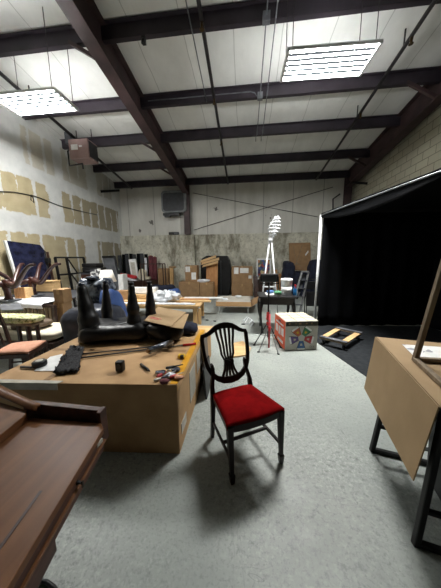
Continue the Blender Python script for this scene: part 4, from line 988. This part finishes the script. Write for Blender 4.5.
# navy blanket pile and kraft-wrapped panel
a, b, _, _ = bbx(284, 270, 319, 296, 9.0)
def drape(mb_c, size, seed, e=.35, amp=.12): return MB().blob(mb_c, size, e, amp, 3, seed, 36, 20, flat=True)
t = thing('blanket_pile', 'furniture draped in navy moving blankets below the brown-wrapped panel', 'blanket', ((a + b) / 2, 9.5, 0))
build(drape(((a + b) / 2, 9.5, .52), (b - a, .85, 1.02), 3, .25, .05), 'blanket', 'navy', t, world=True)
build(drape((a + .22, 9.35, .72), (.48, .6, 1.44), 6), 'blanket', 'navy', t, world=True)
build(drape((PY(314, 285, 9.0).x + .1, 9.3, .75), (.5, .6, 1.5), 8), 'blanket', 'navy', t, world=True)
c4p = [PY(289.5, 270, 9.75), PY(311, 271, 9.75), PY(310.5, 242.5, 10.1), PY(289, 243, 10.1)]
t = thing('wrapped_picture', 'square panel wrapped in brown paper standing on the navy blankets', 'panel', (c4p[0] + c4p[1]) / 2)
build(MB().prism(c4p, (0, .06, 0)), 'panel', 'card3', t, world=True, bevel=.01)
def onp(q, a, b): return q[0].lerp(q[1], a).lerp(q[3].lerp(q[2], a), b) + Vector((0, -.004, 0))
build(MB().prism([onp(c4p, .12, .08), onp(c4p, .34, .30), onp(c4p, .62, .10), onp(c4p, .36, .24)], (0, -.004, 0)).bar(onp(c4p, .34, .3), onp(c4p, .62, .92), .018, .006).bar(onp(c4p, .34, .3), onp(c4p, .18, .9), .014, .006), 'paper_fold', 'oldwood', t, world=True)
build(MB().prism([onp(c4p, .76, .52), onp(c4p, .90, .66), onp(c4p, .88, .72), onp(c4p, .74, .58)], (0, -.003, 0)), 'tape_strip', 'paper', t, world=True)

# back left group
a, b, _, z1 = bbx(118.5, 253.5, 148, 290, 9.85)
t = thing('folding_screen', 'black ribbed folding screen standing at the concrete wall', 'screen', ((a + b) / 2, 9.95, 0))
n = 8
for k in range(n):
    xa = a + (b - a) * k / n; xb = a + (b - a) * (k + 1) / n; zz = z1 - .07 * (k == 0) - .03 * (k % 3 == 1)
    yy = 9.86 + .05 * (k % 2)
    build(MB().box(xa + .01, yy, 0, xb - .01, yy + .06, zz), 'leaf', 'blackcloth' if k % 2 else 'darkgrey', t, world=True, bevel=.01)
a, b, _, z1 = bbx(118, 281, 151, 296, 8.7)
t = thing('low_cabinet', 'dark low cabinet buried under clutter at the back left', 'cabinet', ((a + b) / 2, 9.0, 0))
build(MB().box(a, 8.7, 0, b, 9.35, z1), 'carcass', 'darkwood', t, world=True, bevel=.008); build(MB().box(a + .05, 8.685, .08, (a + b) / 2 - .02, 8.7, z1 - .06), 'door', 'darkwood', t, world=True); build(MB().box((a + b) / 2 + .02, 8.685, .08, b - .05, 8.7, z1 - .06), 'door', 'darkwood', t, world=True)
zc = z1 + .003
q = [PY(131.5, 274, 9.0), PY(138, 273, 9.0), PY(135.5, 258.8, 9.2), PY(128.5, 259.5, 9.2)]
q[0].z = q[1].z = zc
t = thing('framed_print', 'tilted white picture frame in front of the black ribbed screen', 'frame', (q[0] + q[1]) / 2)
build(MB().prism(q, (0, .04, 0)), 'frame', 'paper', t, world=True); build(MB().prism([onp(q, .2, .2), onp(q, .8, .2), onp(q, .8, .85), onp(q, .2, .85)], (0, -.004, 0)), 'print', 'cleartape', t, world=True)
cx = PY(128, 276, 8.8)
one('folded_banner', MB().blob((cx.x, 8.86, zc + .19), (.70, .2, .15), .6, .25, 4, 3, rot=Matrix.Rotation(.22, 3, 'Y')), 'red', 'red and white bundle of cloth on the low dark cabinet', 'cloth')
one('white_bundle', MB().blob((cx.x + .12, 8.76, zc + .05), (.5, .12, .09), .6, .25, 6, 7, rot=Matrix.Rotation(.3, 3, 'Y')), 'whitecloth', 'white folded cloth just below the red bundle', 'cloth')
cx = PY(141.5, 277, 8.85)
t = thing('padded_chair', 'beige padded chair lying tipped on the low dark cabinet', 'chair', (cx.x, 9.0, zc))
build(MB().blob((0, -.05, .24), (.36, .12, .46), .45, .1, 4, 2, rot=Matrix.Rotation(.25, 3, 'Y')), 'backrest', 'cream', t); build(MB().blob((.05, .12, .08), (.42, .34, .14), .45, .05, 4, 5), 'seat', 'cream', t)
for u, v, h, r, mt, lb in ((150, 256, 1.9, .11, 'maroon', 'thick maroon fabric roll standing upright at the back'), (154, 257, 1.85, .09, 'maroon', 'slimmer maroon fabric roll standing right of the thick one'), (147.8, 258, 1.7, .05, 'whitecloth', 'white fabric roll standing beside the maroon rolls')):
    q = PY(u, v, 9.65); t = thing('fabric_roll', lb, 'roll', (q.x, 9.65 - (.3 if r < .06 else 0), 0), 0, 'fabric rolls at the back'); build(MB().tube([(0, 0, 0), (0, .08, q.z)], r, 14), 'roll', mt, t); build(MB().tube([(0, .08, q.z), (0, .082, q.z + .03)], r * .45, 10), 'core', 'card3', t)
a, b, z0, z1 = bbx(141, 264, 163, 284, 8.35)
t = thing('metal_rack', 'thin brown metal frame standing behind the blue blankets', 'rack', ((a + b) / 2, 8.4, 0))
for x in (a, b):
    for y in (8.36, 8.62): build(MB().bar((x, y, 0), (x, y, z1), .035), 'post', 'darkwood', t, world=True)
for y in (8.36, 8.62): build(MB().bar((a, y, z1), (b, y, z1), .035), 'top_rail', 'darkwood', t, world=True)
build(MB().bar((a, 8.36, .5), (b, 8.36, .5), .03), 'lower_rail', 'darkwood', t, world=True)
carton('tall brown carton behind the thin metal frame', 158, 268.5, 168.5, 285, 9.6, .4, 0, 'card3')
q = PY(171.5, 268, 9.2); one('wooden_post', MB().bar((q.x, 9.2, 0), (q.x, 9.2, q.z), .14, .10), 'pinez', 'yellow wooden post standing right of the tall back carton', 'post')
q = PY(170, 267, 9.0); one('paper_scrap', MB().blob((q.x + .03, 9.2, PY(171.5, 268, 9.2).z + .04), (.30, .2, .08), .8, .3, 8, 4), 'card3', 'crumpled brown paper lying on top of the yellow post', 'scrap')
one('blanket_pile', drape((PY(163, 290, 7.9).x, 8.0, .31), (.95, .55, .62), 4, .5, .22), 'navy', 'dark blue blanket heap behind the workbench', 'blanket')
one('blanket_pile', drape((PY(174, 291, 7.4).x, 7.38, .29), (.46, .36, .58), 9, .6, .2), 'bluewrap', 'pale blue cloth heap beside the dark blue blankets', 'blanket')

# ------------------------------------------------------------------ workbench in the middle
bx0, bx1 = -3.75, PY(200, 304, 5.1).x
WB = PY(185, 305, 5.1).z
t = thing('workbench', 'long low plywood workbench with yellow wooden legs', 'table', ((bx0 + bx1) / 2, 5.6, 0))
build(MB().box(bx0, 5.05, WB - .035, bx1, 6.15, WB), 'bench_top', 'pine', t, world=True, bevel=.004)
build(MB().box(bx0 + .05, 5.1, WB - .10, bx1 - .05, 5.13, WB - .036).box(bx0 + .05, 6.05, WB - .10, bx1 - .05, 6.08, WB - .036), 'side_rail', 'pine', t, world=True)
for x in (bx0 + .1, bx1 - .13):
    for y in (5.15, 5.98): build(MB().bar((x, y, 0), (x, y, WB - .036), .10, .09), 'leg', 'pinez', t, world=True, bevel=.004)
    build(MB().bar((x + .1, 5.17, .0), (x + .1, 5.17, WB - .101), .07, .06), 'leg', 'pinez', t, world=True, bevel=.004)
wb = WB + .003
one('plastic_sheeting', MB().blob((PY(164, 301, 5.45).x, 5.5, wb + .13), (.74, .55, .30), .75, .6, 6, 12, 44, 28, flat=True), 'foam', 'crumpled white plastic heap on the workbench', 'plastic')
def plank(u0, v0, u1, v1, y, w, th, mat, lb, g='planks lying on the workbench'):
    a = PY(u0, v0, y); b = PY(u1, v1, y); return one('wooden_plank', MB().bar((a.x, y, a.z), (b.x, y, b.z), w, th), mat, lb, 'plank', g)
for x0_, x1_, y, w, z, th, mt, lb in ((-1.75, -.86, 5.45, .16, wb + .02, .03, 'pine', 'front yellow plank overhanging the right end of workbench'), (-1.7, -.95, 5.68, .18, wb + .02, .03, 'oak', 'orange plank behind the front yellow plank'), (-3.2, -2.1, 5.4, .20, wb + .02, .03, 'pine', 'yellow plank lying on the left half of workbench'), (-3.35, -1.9, 5.85, .16, wb + .06, .10, 'pine', 'thick yellow beam along the rear of workbench'), (-1.68, -.6, 5.95, .14, wb + .02, .03, 'paper', 'whitewashed plank bridging from workbench towards the open tray')):
    one('wooden_plank', MB().bar((x0_, y, z), (x1_, y + .05, z), w, th), mt, lb, 'plank', 'planks lying on the workbench', .003)
one('foam_strip', MB().sheet(lambda a, b: (bx0 + .25 + a * 2.3, 5.07 + b * .14, wb + .03 + .02 * noise.noise(Vector((a * 20, b * 4, 1)))), 40, 4, .025), 'foam', 'white foam strip along the front edge of workbench', 'strip')
a, b, z0, z1 = bbx(120, 287, 149, 296, 5.5)
one('foam_block', MB().box(a, 6.0 - .05, wb + .118, b, 6.13, wb + .30), 'paper', 'long white foam block on the rear beam of workbench', 'block', bevel=.02)
t_ = item('cardboard_box', 'card3', 'small open brown carton below the white foam block', 'box', 116, 291, 128, 301, 5.55, .25, wb + 0, .004)
item('white_carton', 'paper', 'narrow upright white carton left of the back clutter', 'box', 118.5, 274.5, 123.5, 297, 7.2, .3, 0)
# table lamp
p = PY(109.5, 297, 5.75); zs0, zs1 = PY(109.5, 281.5, 5.75).z, PY(109.5, 270, 5.75).z
t = thing('table_lamp', 'table lamp with white cone shade on the workbench', 'lamp', (p.x, 5.72, wb))
h0, h1 = zs0 - wb, zs1 - wb; rb = (PY(117.5, 280, 5.75).x - PY(101.5, 280, 5.75).x) / 2
build(MB().lathe([(.09, 0), (.10, .02), (.05, .05), (.075, .16), (.095, .25), (.05, h0 - .05), (.02, h0), (.012, h0 + .06)], (0, 0, 0), 20), 'lamp_base', 'cream', t)
sh = MB(); nn = 28
for k in range(nn):
    a0, a1 = 2 * PI * k / nn, 2 * PI * (k + 1) / nn
    for r_in in (0,):
        sh.add([(rb * math.cos(a0), rb * math.sin(a0), h0), (rb * math.cos(a1), rb * math.sin(a1), h0), (rb * .6 * math.cos(a1), rb * .6 * math.sin(a1), h1), (rb * .6 * math.cos(a0), rb * .6 * math.sin(a0), h1)], [(0, 1, 2, 3)], True)
so = build(sh, 'lamp_shade', 'shade', t); sd = so.modifiers.new('t', 'SOLIDIFY'); sd.thickness = .004

# open carton tray on a low white table
ya, yb_ = 6.25, 7.25; a, b, _, zt_ = bbx(216, 302, 251, 306, ya)
tz = PY(234, 306.5, ya).z
t = thing('low_table', 'low white metal table under the open carton tray', 'table', ((a + b) / 2, 6.75, 0))
build(MB().box(a + .03, ya + .05, tz - .03, b - .02, yb_ - .05, tz - .004), 'table_top', 'white', t, world=True)
for x in (a + .08, b - .08):
    for y in (ya + .1, yb_ - .1): build(MB().tube([(x, y, 0), (x, y, tz - .03)], .014, 8), 'leg', 'white', t, world=True)
t = thing('carton_tray', 'open flat carton tray with a raised flap on the low table', 'box', ((a + b) / 2, 6.75, tz))
build(MB().box(a, ya, tz, b, yb_, tz + .012), 'base', 'card3', t, world=True)
build(MB().box(a, ya, tz + .012, b, ya + .012, zt_).box(a, yb_ - .012, tz + .012, b, yb_, zt_).box(a, ya + .012, tz + .012, a + .012, yb_ - .012, zt_), 'side_wall', 'card', t, world=True)
build(MB().prism([(b, ya, tz), (b, yb_, tz), PY(258.5, 296, yb_), PY(257, 303, ya)], (.01, 0, .0)), 'flap', 'card3', t, world=True)
one('foam_sheet', MB().box(a + .015, ya + .015, tz + .0135, b - .01, yb_ - .015, zt_ + .004), 'cartonwhite', 'pale foam sheet filling the open carton tray', 'foam', bevel=.004)
for k, (x, y, lb) in enumerate(((a + .25, 6.5, 'crumpled white scrap at the front of the foam sheet'), (a + .62, 7.0, 'crumpled white scrap at the rear of the foam sheet'))):
    one('paper_scrap', MB().blob((x, y, zt_ + .035), (.2, .14, .06), .8, .4, 14, k, nu=14, nv=8), 'foam', lb, 'scrap')
# floor bits
p = PZ(241, 352, 0)
one('wood_offcut', MB().prism([PZ(232, 358, .002), PZ(247, 356, .002), PZ(251, 349, .002), PZ(243, 342, .002), PZ(233, 344, .002)], (0, 0, .025)), 'pine', 'yellow wood offcut on the floor behind the red chair', 'offcut', bevel=.003)
one('wire_tangle', MB().tube([PZ(u, v, .018) for u, v in ((243, 321), (247, 317), (252, 320), (249, 324), (245, 323), (248, 318), (254, 322), (251, 326))], .014, 6), 'foam', 'tangle of white strapping on the floor left of the black table', 'strap')
for k, (u, v) in enumerate(((203, 317), (207, 320), (215, 321), (224, 322.5), (243, 324))):
    one('floor_scrap', MB().blob(PZ(u, v, .014), (.09, .05, .025), .8, .3, 20, k, nu=12, nv=8), 'darkgrey', ('dark scrap on the floor nearest the workbench legs', 'second dark scrap from the workbench legs on floor', 'dark scrap on the floor under the open tray', 'dark scrap on the floor right below the tray', 'dark scrap beside the white strapping tangle')[k], 'scrap', 'scraps on the floor beyond the carton')
for k, (u0, v0, u1, v1) in enumerate(((270, 512, 279, 516), (236, 520, 240, 528), (300, 470, 306, 468))): pass
# panels and carton beside the big carton
one('wooden_board', MB().prism([(-.50, 2.52, 0), (-.50, 2.86, 0), (-.533, 2.86, .60), (-.533, 2.52, .56)], (.022, 0, 0)), 'darkwood', 'brown board leaning against the right side of big carton', 'board')
one('black_board', MB().prism([(-.44, 2.28, 0), (-.44, 2.66, 0), (-.468, 2.66, .36), (-.468, 2.28, .36)], (.02, 0, 0)), 'blackplastic', 'black board leaning in front of the brown board at big carton', 'board')
one('cardboard_box', MB().box(-.86, 3.0, 0, -.55, 3.45, .50), 'card', 'plain yellow-brown carton just behind the big carton', 'box', bevel=.006)
one('wooden_board', MB().box(-.88, 3.02, .503, -.50, 3.40, .525), 'pine', 'yellow board on the plain carton behind the big carton', 'board', bevel=.003)

# ------------------------------------------------------------------ left side: wrapped armchair, chairs, daybed, long table
t = thing('wrapped_armchair', 'armchair wrapped in slate cloth and clear film behind the big carton', 'chair', (-2.35, 3.5, 0))
build(MB().blob((-2.50, 3.38, .42), (.86, .70, .84), .38, .10, 3, 2, 36, 20, flat=True), 'wrapped_seat', 'slate', t, world=True)
build(MB().blob((-2.66, 3.66, .72), (.66, .36, 1.12), .5, .14, 4, 5, 36, 24, flat=True), 'wrapped_back', 'film', t, world=True)
build(MB().blob((-2.30, 3.62, .60), (.26, .5, .92), .55, .14, 4, 9, 30, 20, flat=True, rot=Matrix.Rotation(-.16, 3, 'Y')), 'blue_cover', 'bluewrap', t, world=True, label='blue blanket')
build(MB().blob((-2.66, 3.60, 1.28), (.20, .16, .08), .8, .3, 8, 3), 'wrap_knot', 'film', t, world=True)
# peach seated chair, facing right
def side_chair():
    t = thing('dining_chair', 'dark wooden chair with a peach seat at the far left of carton', 'chair', (-3.02, 2.52, 0), math.radians(108))
    def seat(u, v):
        s = 2 * u - 1; w = .215 - .03 * v; y = -.21 + .41 * v - .02 * (1 - s * s) * (1 - v); d = (1 - abs(s) ** 3.5) * (1 - abs(2 * v - 1) ** 4)
        return (s * w, y, .44 + .035 * max(d, 0) ** .6)
    build(MB().sheet(seat, 16, 16, .03), 'seat_cushion', 'peach', t); build(MB().prism([(-.222, -.225, .365), (.222, -.225, .365), (.19, .21, .365), (-.19, .21, .365)], (0, 0, .055)), 'seat_frame', 'darkwood', t, bevel=.006)
    for s in (-1, 1):
        build(MB().lathe([(.02, 0), (.026, .1), (.034, .40)], (s * .195, -.2, 0), 4, sq=True), 'leg', 'darkwood', t); build(MB().sweep([(s * .18, .27, 0), (s * .178, .21, .4), (s * .178, .25, .7), (s * .17, .31, .98)], .036, .034, (0, 1, .2)), 'leg', 'darkwood', t)
        build(MB().bar((s * .19, -.18, .16), (s * .18, .24, .16), .02), 'stretcher', 'darkwood', t)
    build(MB().box(-.175, .30, .90, .175, .325, .985), 'top_rail', 'darkwood', t, bevel=.006)
    for x in (-.08, 0, .08): build(MB().bar((x, .225, .46), (x, .31, .91), .025, .015), 'slat', 'darkwood', t)
    return t
side_chair()
# stool with floral cushion
fa, fb = PY(-20, 319, 2.92).x, PY(40, 321, 2.92).x; fz = PY(20, 324, 2.82).z
t = thing('upholstered_bench', 'wooden bench topped by a yellow-green floral cushion', 'bench', ((fa + fb) / 2, 2.94, 0))
build(MB().blob(((fa + fb) / 2, 2.94, fz + .05), (fb - fa, .26, .11), .35, .05, 4, 3), 'cushion', 'floral', t, world=True, label='yellow-green floral cushion')
build(MB().box(fa + .03, 2.83, fz - .04, fb - .05, 3.04, fz), 'seat_frame', 'oldwood', t, world=True, bevel=.006)
for x in (fa + .08, PY(19, 330, 2.86).x, PY(28, 330, 2.86).x):
    for y in (2.86, 3.01): build(MB().bar((x, y, 0), (x, y, fz - .04), .04), 'leg', 'darkwood', t, world=True, bevel=.004)
# daybed with slatted back
dx0, dx1 = -5.3, -3.12
t = thing('daybed', 'slatted dark wooden daybed with a cream mattress on the left', 'bed', ((dx0 + dx1) / 2, 3.5, 0))
build(MB().box(dx0, 3.12, .16, dx1, 3.84, .25), 'bed_frame', 'darkwood', t, world=True, bevel=.006)
build(MB().blob(((dx0 + dx1) / 2, 3.47, .33), (dx1 - dx0 - .04, .68, .17), .22, .03, 3, 1), 'mattress', 'cream', t, world=True)
for x in (dx0 + .03, dx1 - .6, dx1 - .04):
    for y in (3.15, 3.86): build(MB().bar((x, y, 0), (x, y, .69 if y > 3.5 and x < dx1 - .1 else .16), .06), 'leg', 'darkwood', t, world=True, bevel=.004)
build(MB().bar((dx0, 3.87, .70), (dx1 - .57, 3.87, .70), .05, .05), 'top_rail', 'darkwood', t, world=True, bevel=.004)
ns = 19
for k in range(ns):
    x = dx0 + .08 + (dx1 - .68 - dx0 - .1) * k / (ns - 1); build(MB().box(x - .024, 3.855, .25, x + .024, 3.875, .68), 'slat', 'oldwood', t, world=True)
px = PY(32, 328, 3.4)
one('pillow', MB().blob((px.x, 3.42, .475), (.62, .40, .13), .6, .08, 3, 5, rot=Matrix.Rotation(-.08, 3, 'Y')), 'brownpillow', 'brown patterned pillow lying on the cream mattress', 'pillow')
# long table with sheet and pedestal bases
LT = .74; lx0, lx1, ly0, ly1 = -5.85, -3.92, 3.96, 5.85
t = thing('long_table', 'long table under a white sheet beside the drywall', 'table', ((lx0 + lx1) / 2, 5.7, 0))
build(MB().box(lx0, ly0, LT - .04, lx1, ly1, LT), 'table_top', 'darkgrey', t, world=True)
for x in (lx0 + .06, lx1 - .06):
    for y in (ly0 + .06, ly1 - .06): build(MB().bar((x, y, 0), (x, y, LT - .04), .05), 'leg', 'darkwood', t, world=True)
def drp(u, v):
    x = lx0 + .03 + (lx1 + .02 - lx0 - .03) * u; L = .6 + .11; d = v * L
    w = .006 + .012 * noise.noise(Vector((u * 9, v * 5, 4)))
    if d < .6: return (x, ly0 + .46 - d, LT + .016 + abs(w))
    return (x, ly0 - .150 - abs(w) * 2, LT + .016 - (d - .6) * .8 * (1 + .35 * noise.noise(Vector((u * 4, 0, 7)))))
one('white_sheet', MB().sheet(drp, 40, 24, .005), 'whitecloth', 'white sheet draped over the front edge of long table', 'sheet')
gq = [PZ(2, 312, LT + .05), PZ(24, 311, LT + .05), PZ(19, 304.5, LT + .05), PZ(-2, 306, LT + .05)]
one('grey_board', MB().prism(gq, (0, 0, .03)), 'greycloth', 'grey board lying on the white sheet at the left', 'board')
def pedestal(u, v, lab, rot, s=1.0, k2=1.3):
    p = PZ(u, v, LT + .042); t = thing('pedestal_base', lab, 'table base', (p.x, p.y, LT + .042), rot, 'upturned pedestal bases on the long table')
    build(MB().box(-.17 * s, -.13, 0, .17 * s, .13, .03), 'foot_plate', 'greycloth', t)
    build(MB().lathe([(.05, .03), (.075, .05), (.055, .09), (.06, .20), (.075, .26), (.085, .33), (.06, .37), (.065, .42), (.05, .44)], (0, 0, 0), 16), 'column', 'redwood', t)
    for k, a in enumerate((0, 125, 235)):
        d = Vector((math.cos(math.radians(a)), math.sin(math.radians(a)), 0)); pts = []; rs = []
        for i in range(15):
            f = i / 14; r = .04 + .80 * f; q_ = min(max((f - .22) / .7, 0), 1); z = .37 - .06 * math.sin(PI * min(f * 2.2, 1)) + .36 * q_ * q_ * (3 - 2 * q_)
            pts.append(d * r + Vector((0, 0, z))); rs.append(.058 - .030 * f)
        build(MB().tube(pts, rs, 10), 'curved_leg', 'redwood', t)
    return t
pedestal(9, 301, 'upturned reddish pedestal base with curved legs, the nearer of two', -.15)
pedestal(34, 296, 'upturned reddish pedestal base with curved legs, the farther of two', -.1)
# crate, carton, long pine box
q = PZ(20, 298, LT + .045)
t = thing('wooden_crate', 'small crate of yellow slats between the pedestal bases', 'crate', (q.x, q.y + .1, LT + .03))
for k in range(4): build(MB().box(-.12 + k * .065, -.1, 0, -.068 + k * .065, -.085, .25), 'slat', 'oak', t)
build(MB().box(-.12, -.084, .0, .127, .10, .23), 'crate_body', 'pine', t)
q = PY(17, 285, 5.9); item('white_carton', 'paper', 'white carton showing between the pedestal base legs', 'box', 20, 271, 27, 285, 5.25, .25, LT + .003)
a, b, z0, z1 = bbx(34, 281, 66, 291.5, 5.3)
one('storage_case', MB().box(a + .05, 5.32, LT + .003, b - .45, 5.55, z0 - .003), 'darkgrey', 'dark flat case under the long pine box', 'case', bevel=.01)
t = thing('pine_box', 'long plain pine box behind the pedestal bases', 'box', ((a + b - .4) / 2, 5.45, z0))
b -= .40
build(MB().box(a, 5.3, z0, b, 5.58, z1 - .03), 'box_body', 'pine', t, world=True, bevel=.004); build(MB().box(a - .01, 5.29, z1 - .03, b + .01, 5.59, z1), 'lid', 'pine', t, world=True, bevel=.004)
# cartons at the end of the table
z = carton('lower of two brown cartons beside the white-sheeted table', 54, 303, 63.5, 322, 3.97, .24, 0, 'card3', (), 'stacked cartons beside the sheeted table')
carton('upper of two brown cartons beside the white-sheeted table', 53.5, 289.5, 63, 303, 3.97, .23, z + .003, 'card3', (), 'stacked cartons beside the sheeted table')
# navy quilted panel leaning on the drywall, white panel behind
def leaner(pts, xtop, xbot, th): 
    t0, t1 = PX(*pts[0], xtop), PX(*pts[1], xtop)
    return t0, t1
t0, t1 = PX(5.5, 240.5, -5.72), PX(38, 243.5, -5.72)
t = thing('quilted_board', 'tall mirror wrapped in navy quilting and clear film leaning on the drywall', 'board', (-5.55, (t0.y + t1.y) / 2, 0))
cr = [Vector((-5.66, t0.y + .15, LT + .01)), Vector((-5.66, t1.y + .25, LT + .01)), t1 + Vector((0, .22, -.22)), t1 + Vector((0, .07, -.03)), t0 + Vector((0, .05, 0)), t0]
build(MB().prism(cr, (-.05, 0, 0)), 'padded_panel', 'navywrap', t, world=True, bevel=.02); build(MB().bar(cr[0] + Vector((.012, -.04, 0)), cr[5] + Vector((.012, -.03, 0)), .05, .05), 'edge_board', 'paper', t, world=True, label='white edge board')
build(MB().bar(cr[1] + Vector((.01, .03, 0)), cr[2] + Vector((.01, .03, 0)), .04, .05), 'edge_board', 'darkwood', t, world=True, label='dark edge board')
# black bed frame
y0_, y1_ = PX(59, 260, -5.5).y, PX(87, 260, -5.5).y; zt1 = PX(73, 257.5, -5.5).z
t = thing('metal_bedstead', 'black metal bed frame standing against the drywall', 'bed frame', (-5.6, (y0_ + y1_) / 2, 0))
zb1 = .1
for f in (0, .36, 1): build(MB().bar((-5.5, y0_ + (y1_ - y0_) * f, 0), (-5.62, y0_ + (y1_ - y0_) * f, zt1), .055), 'post', 'blackmetal', t, world=True)
for z in (zt1, zt1 - .52): build(MB().bar((-5.62 + (zt1 - z) * .06, y0_, z), (-5.62 + (zt1 - z) * .06, y1_, z), .05), 'rail', 'blackmetal', t, world=True)
build(MB().bar((-5.6, y0_ + (y1_ - y0_) * .36, zt1), (-5.56, y0_ + (y1_ - y0_) * .62, zt1 - .5), .03), 'brace', 'blackmetal', t, world=True); build(MB().bar((-5.58, y0_ + (y1_ - y0_) * .4, zt1 - .5), (-5.53, y0_ + (y1_ - y0_) * .75, zt1 - 1.1), .03), 'brace', 'blackmetal', t, world=True)
a, b, z0, z1 = bbx(50, 272, 62, 290, 6.9)
item('display_board', 'cleartape', 'pale grey board standing behind the black bed frame posts', 'board', 60, 268, 76, 290, 7.0, .05, 0)
q = PX(46.5, 263, -5.7)
t = thing('clamp_stand', 'black stand with a clamp beside the navy quilted panel', 'stand', (q.x, q.y, 0))
build(MB().tube([(0, 0, 0), (0, 0, PX(46.5, 251, -5.7).z)], .02, 8), 'pole', 'blackmetal', t); build(MB().lathe([(.06, 0), (.055, .02), (.03, .04)], (0, 0, 0), 14), 'foot', 'blackmetal', t); build(MB().box(-.10, -.05, PX(46, 263, -5.7).z, .12, .05, PX(46, 258, -5.7).z), 'clamp', 'blackplastic', t, bevel=.02)
# printer on a cabinet with a patterned board in front
a, b, _, z1 = bbx(82, 273, 98, 300, 6.6)
t = thing('side_cabinet', 'dark cabinet under the black machine near the lamp', 'cabinet', ((a + b) / 2, 6.9, 0))
build(MB().box(a, 6.6, 0, b, 7.15, z1), 'carcass', 'darkgrey', t, world=True, bevel=.008); build(MB().box(a + .03, 6.585, .08, b - .03, 6.6, z1 - .05), 'door', 'darkwood', t, world=True)
t = thing('black_printer', 'bulky black machine on the dark cabinet near the lamp', 'printer', ((a + b) / 2, 6.9, z1 + .002))
w = b - a
build(MB().box(-w / 2 + .02, -.25, 0, w / 2 + .03, .2, .17), 'body', 'blackplastic', t, bevel=.03); build(MB().box(-w / 2 - .02, -.2, .171, w / 2 - .05, .18, .30), 'lid', 'blackplastic', t, bevel=.03)
build(MB().box(-.1, -.33, .05, .12, -.251, .07), 'tray', 'darkgrey', t)
q = [PY(93.5, 291, 6.35), PY(100.5, 291, 6.35), PY(100, 268.5, 6.5), PY(90, 269.5, 6.5)]; q[0].z = q[1].z = 0
one('patterned_board', MB().prism(q, (0, .03, 0)), 'patterned', 'narrow black and white patterned board leaning before the dark cabinet', 'board')
q = [PY(107, 290, 7.6), PY(122, 288, 7.6), PY(114.5, 256.5, 8.1), PY(102.5, 257, 8.1)]
k = q[0].z / (q[3].z - q[0].z); q[0] = Vector((q[0].x + .15, 7.5, 0)); q[1] = Vector((q[1].x + .15, 7.5, 0))
t = thing('display_board', 'tall tilted dark grey board with black edge behind the lamp', 'board', (q[0] + q[1]) / 2)
build(MB().prism(q, (0, .05, 0)), 'panel', 'greycloth', t, world=True); build(MB().bar(q[1], q[2], .07, .07), 'edge', 'blackplastic', t, world=True); build(MB().bar(q[2], q[3], .07, .07), 'edge', 'blackplastic', t, world=True)
# ------------------------------------------------------------------ world
w = bpy.data.worlds.new('world'); S.world = w; w.use_nodes = True
w.node_tree.nodes['Background'].inputs[0].default_value = (.6, .65, .7, 1); w.node_tree.nodes['Background'].inputs[1].default_value = .02
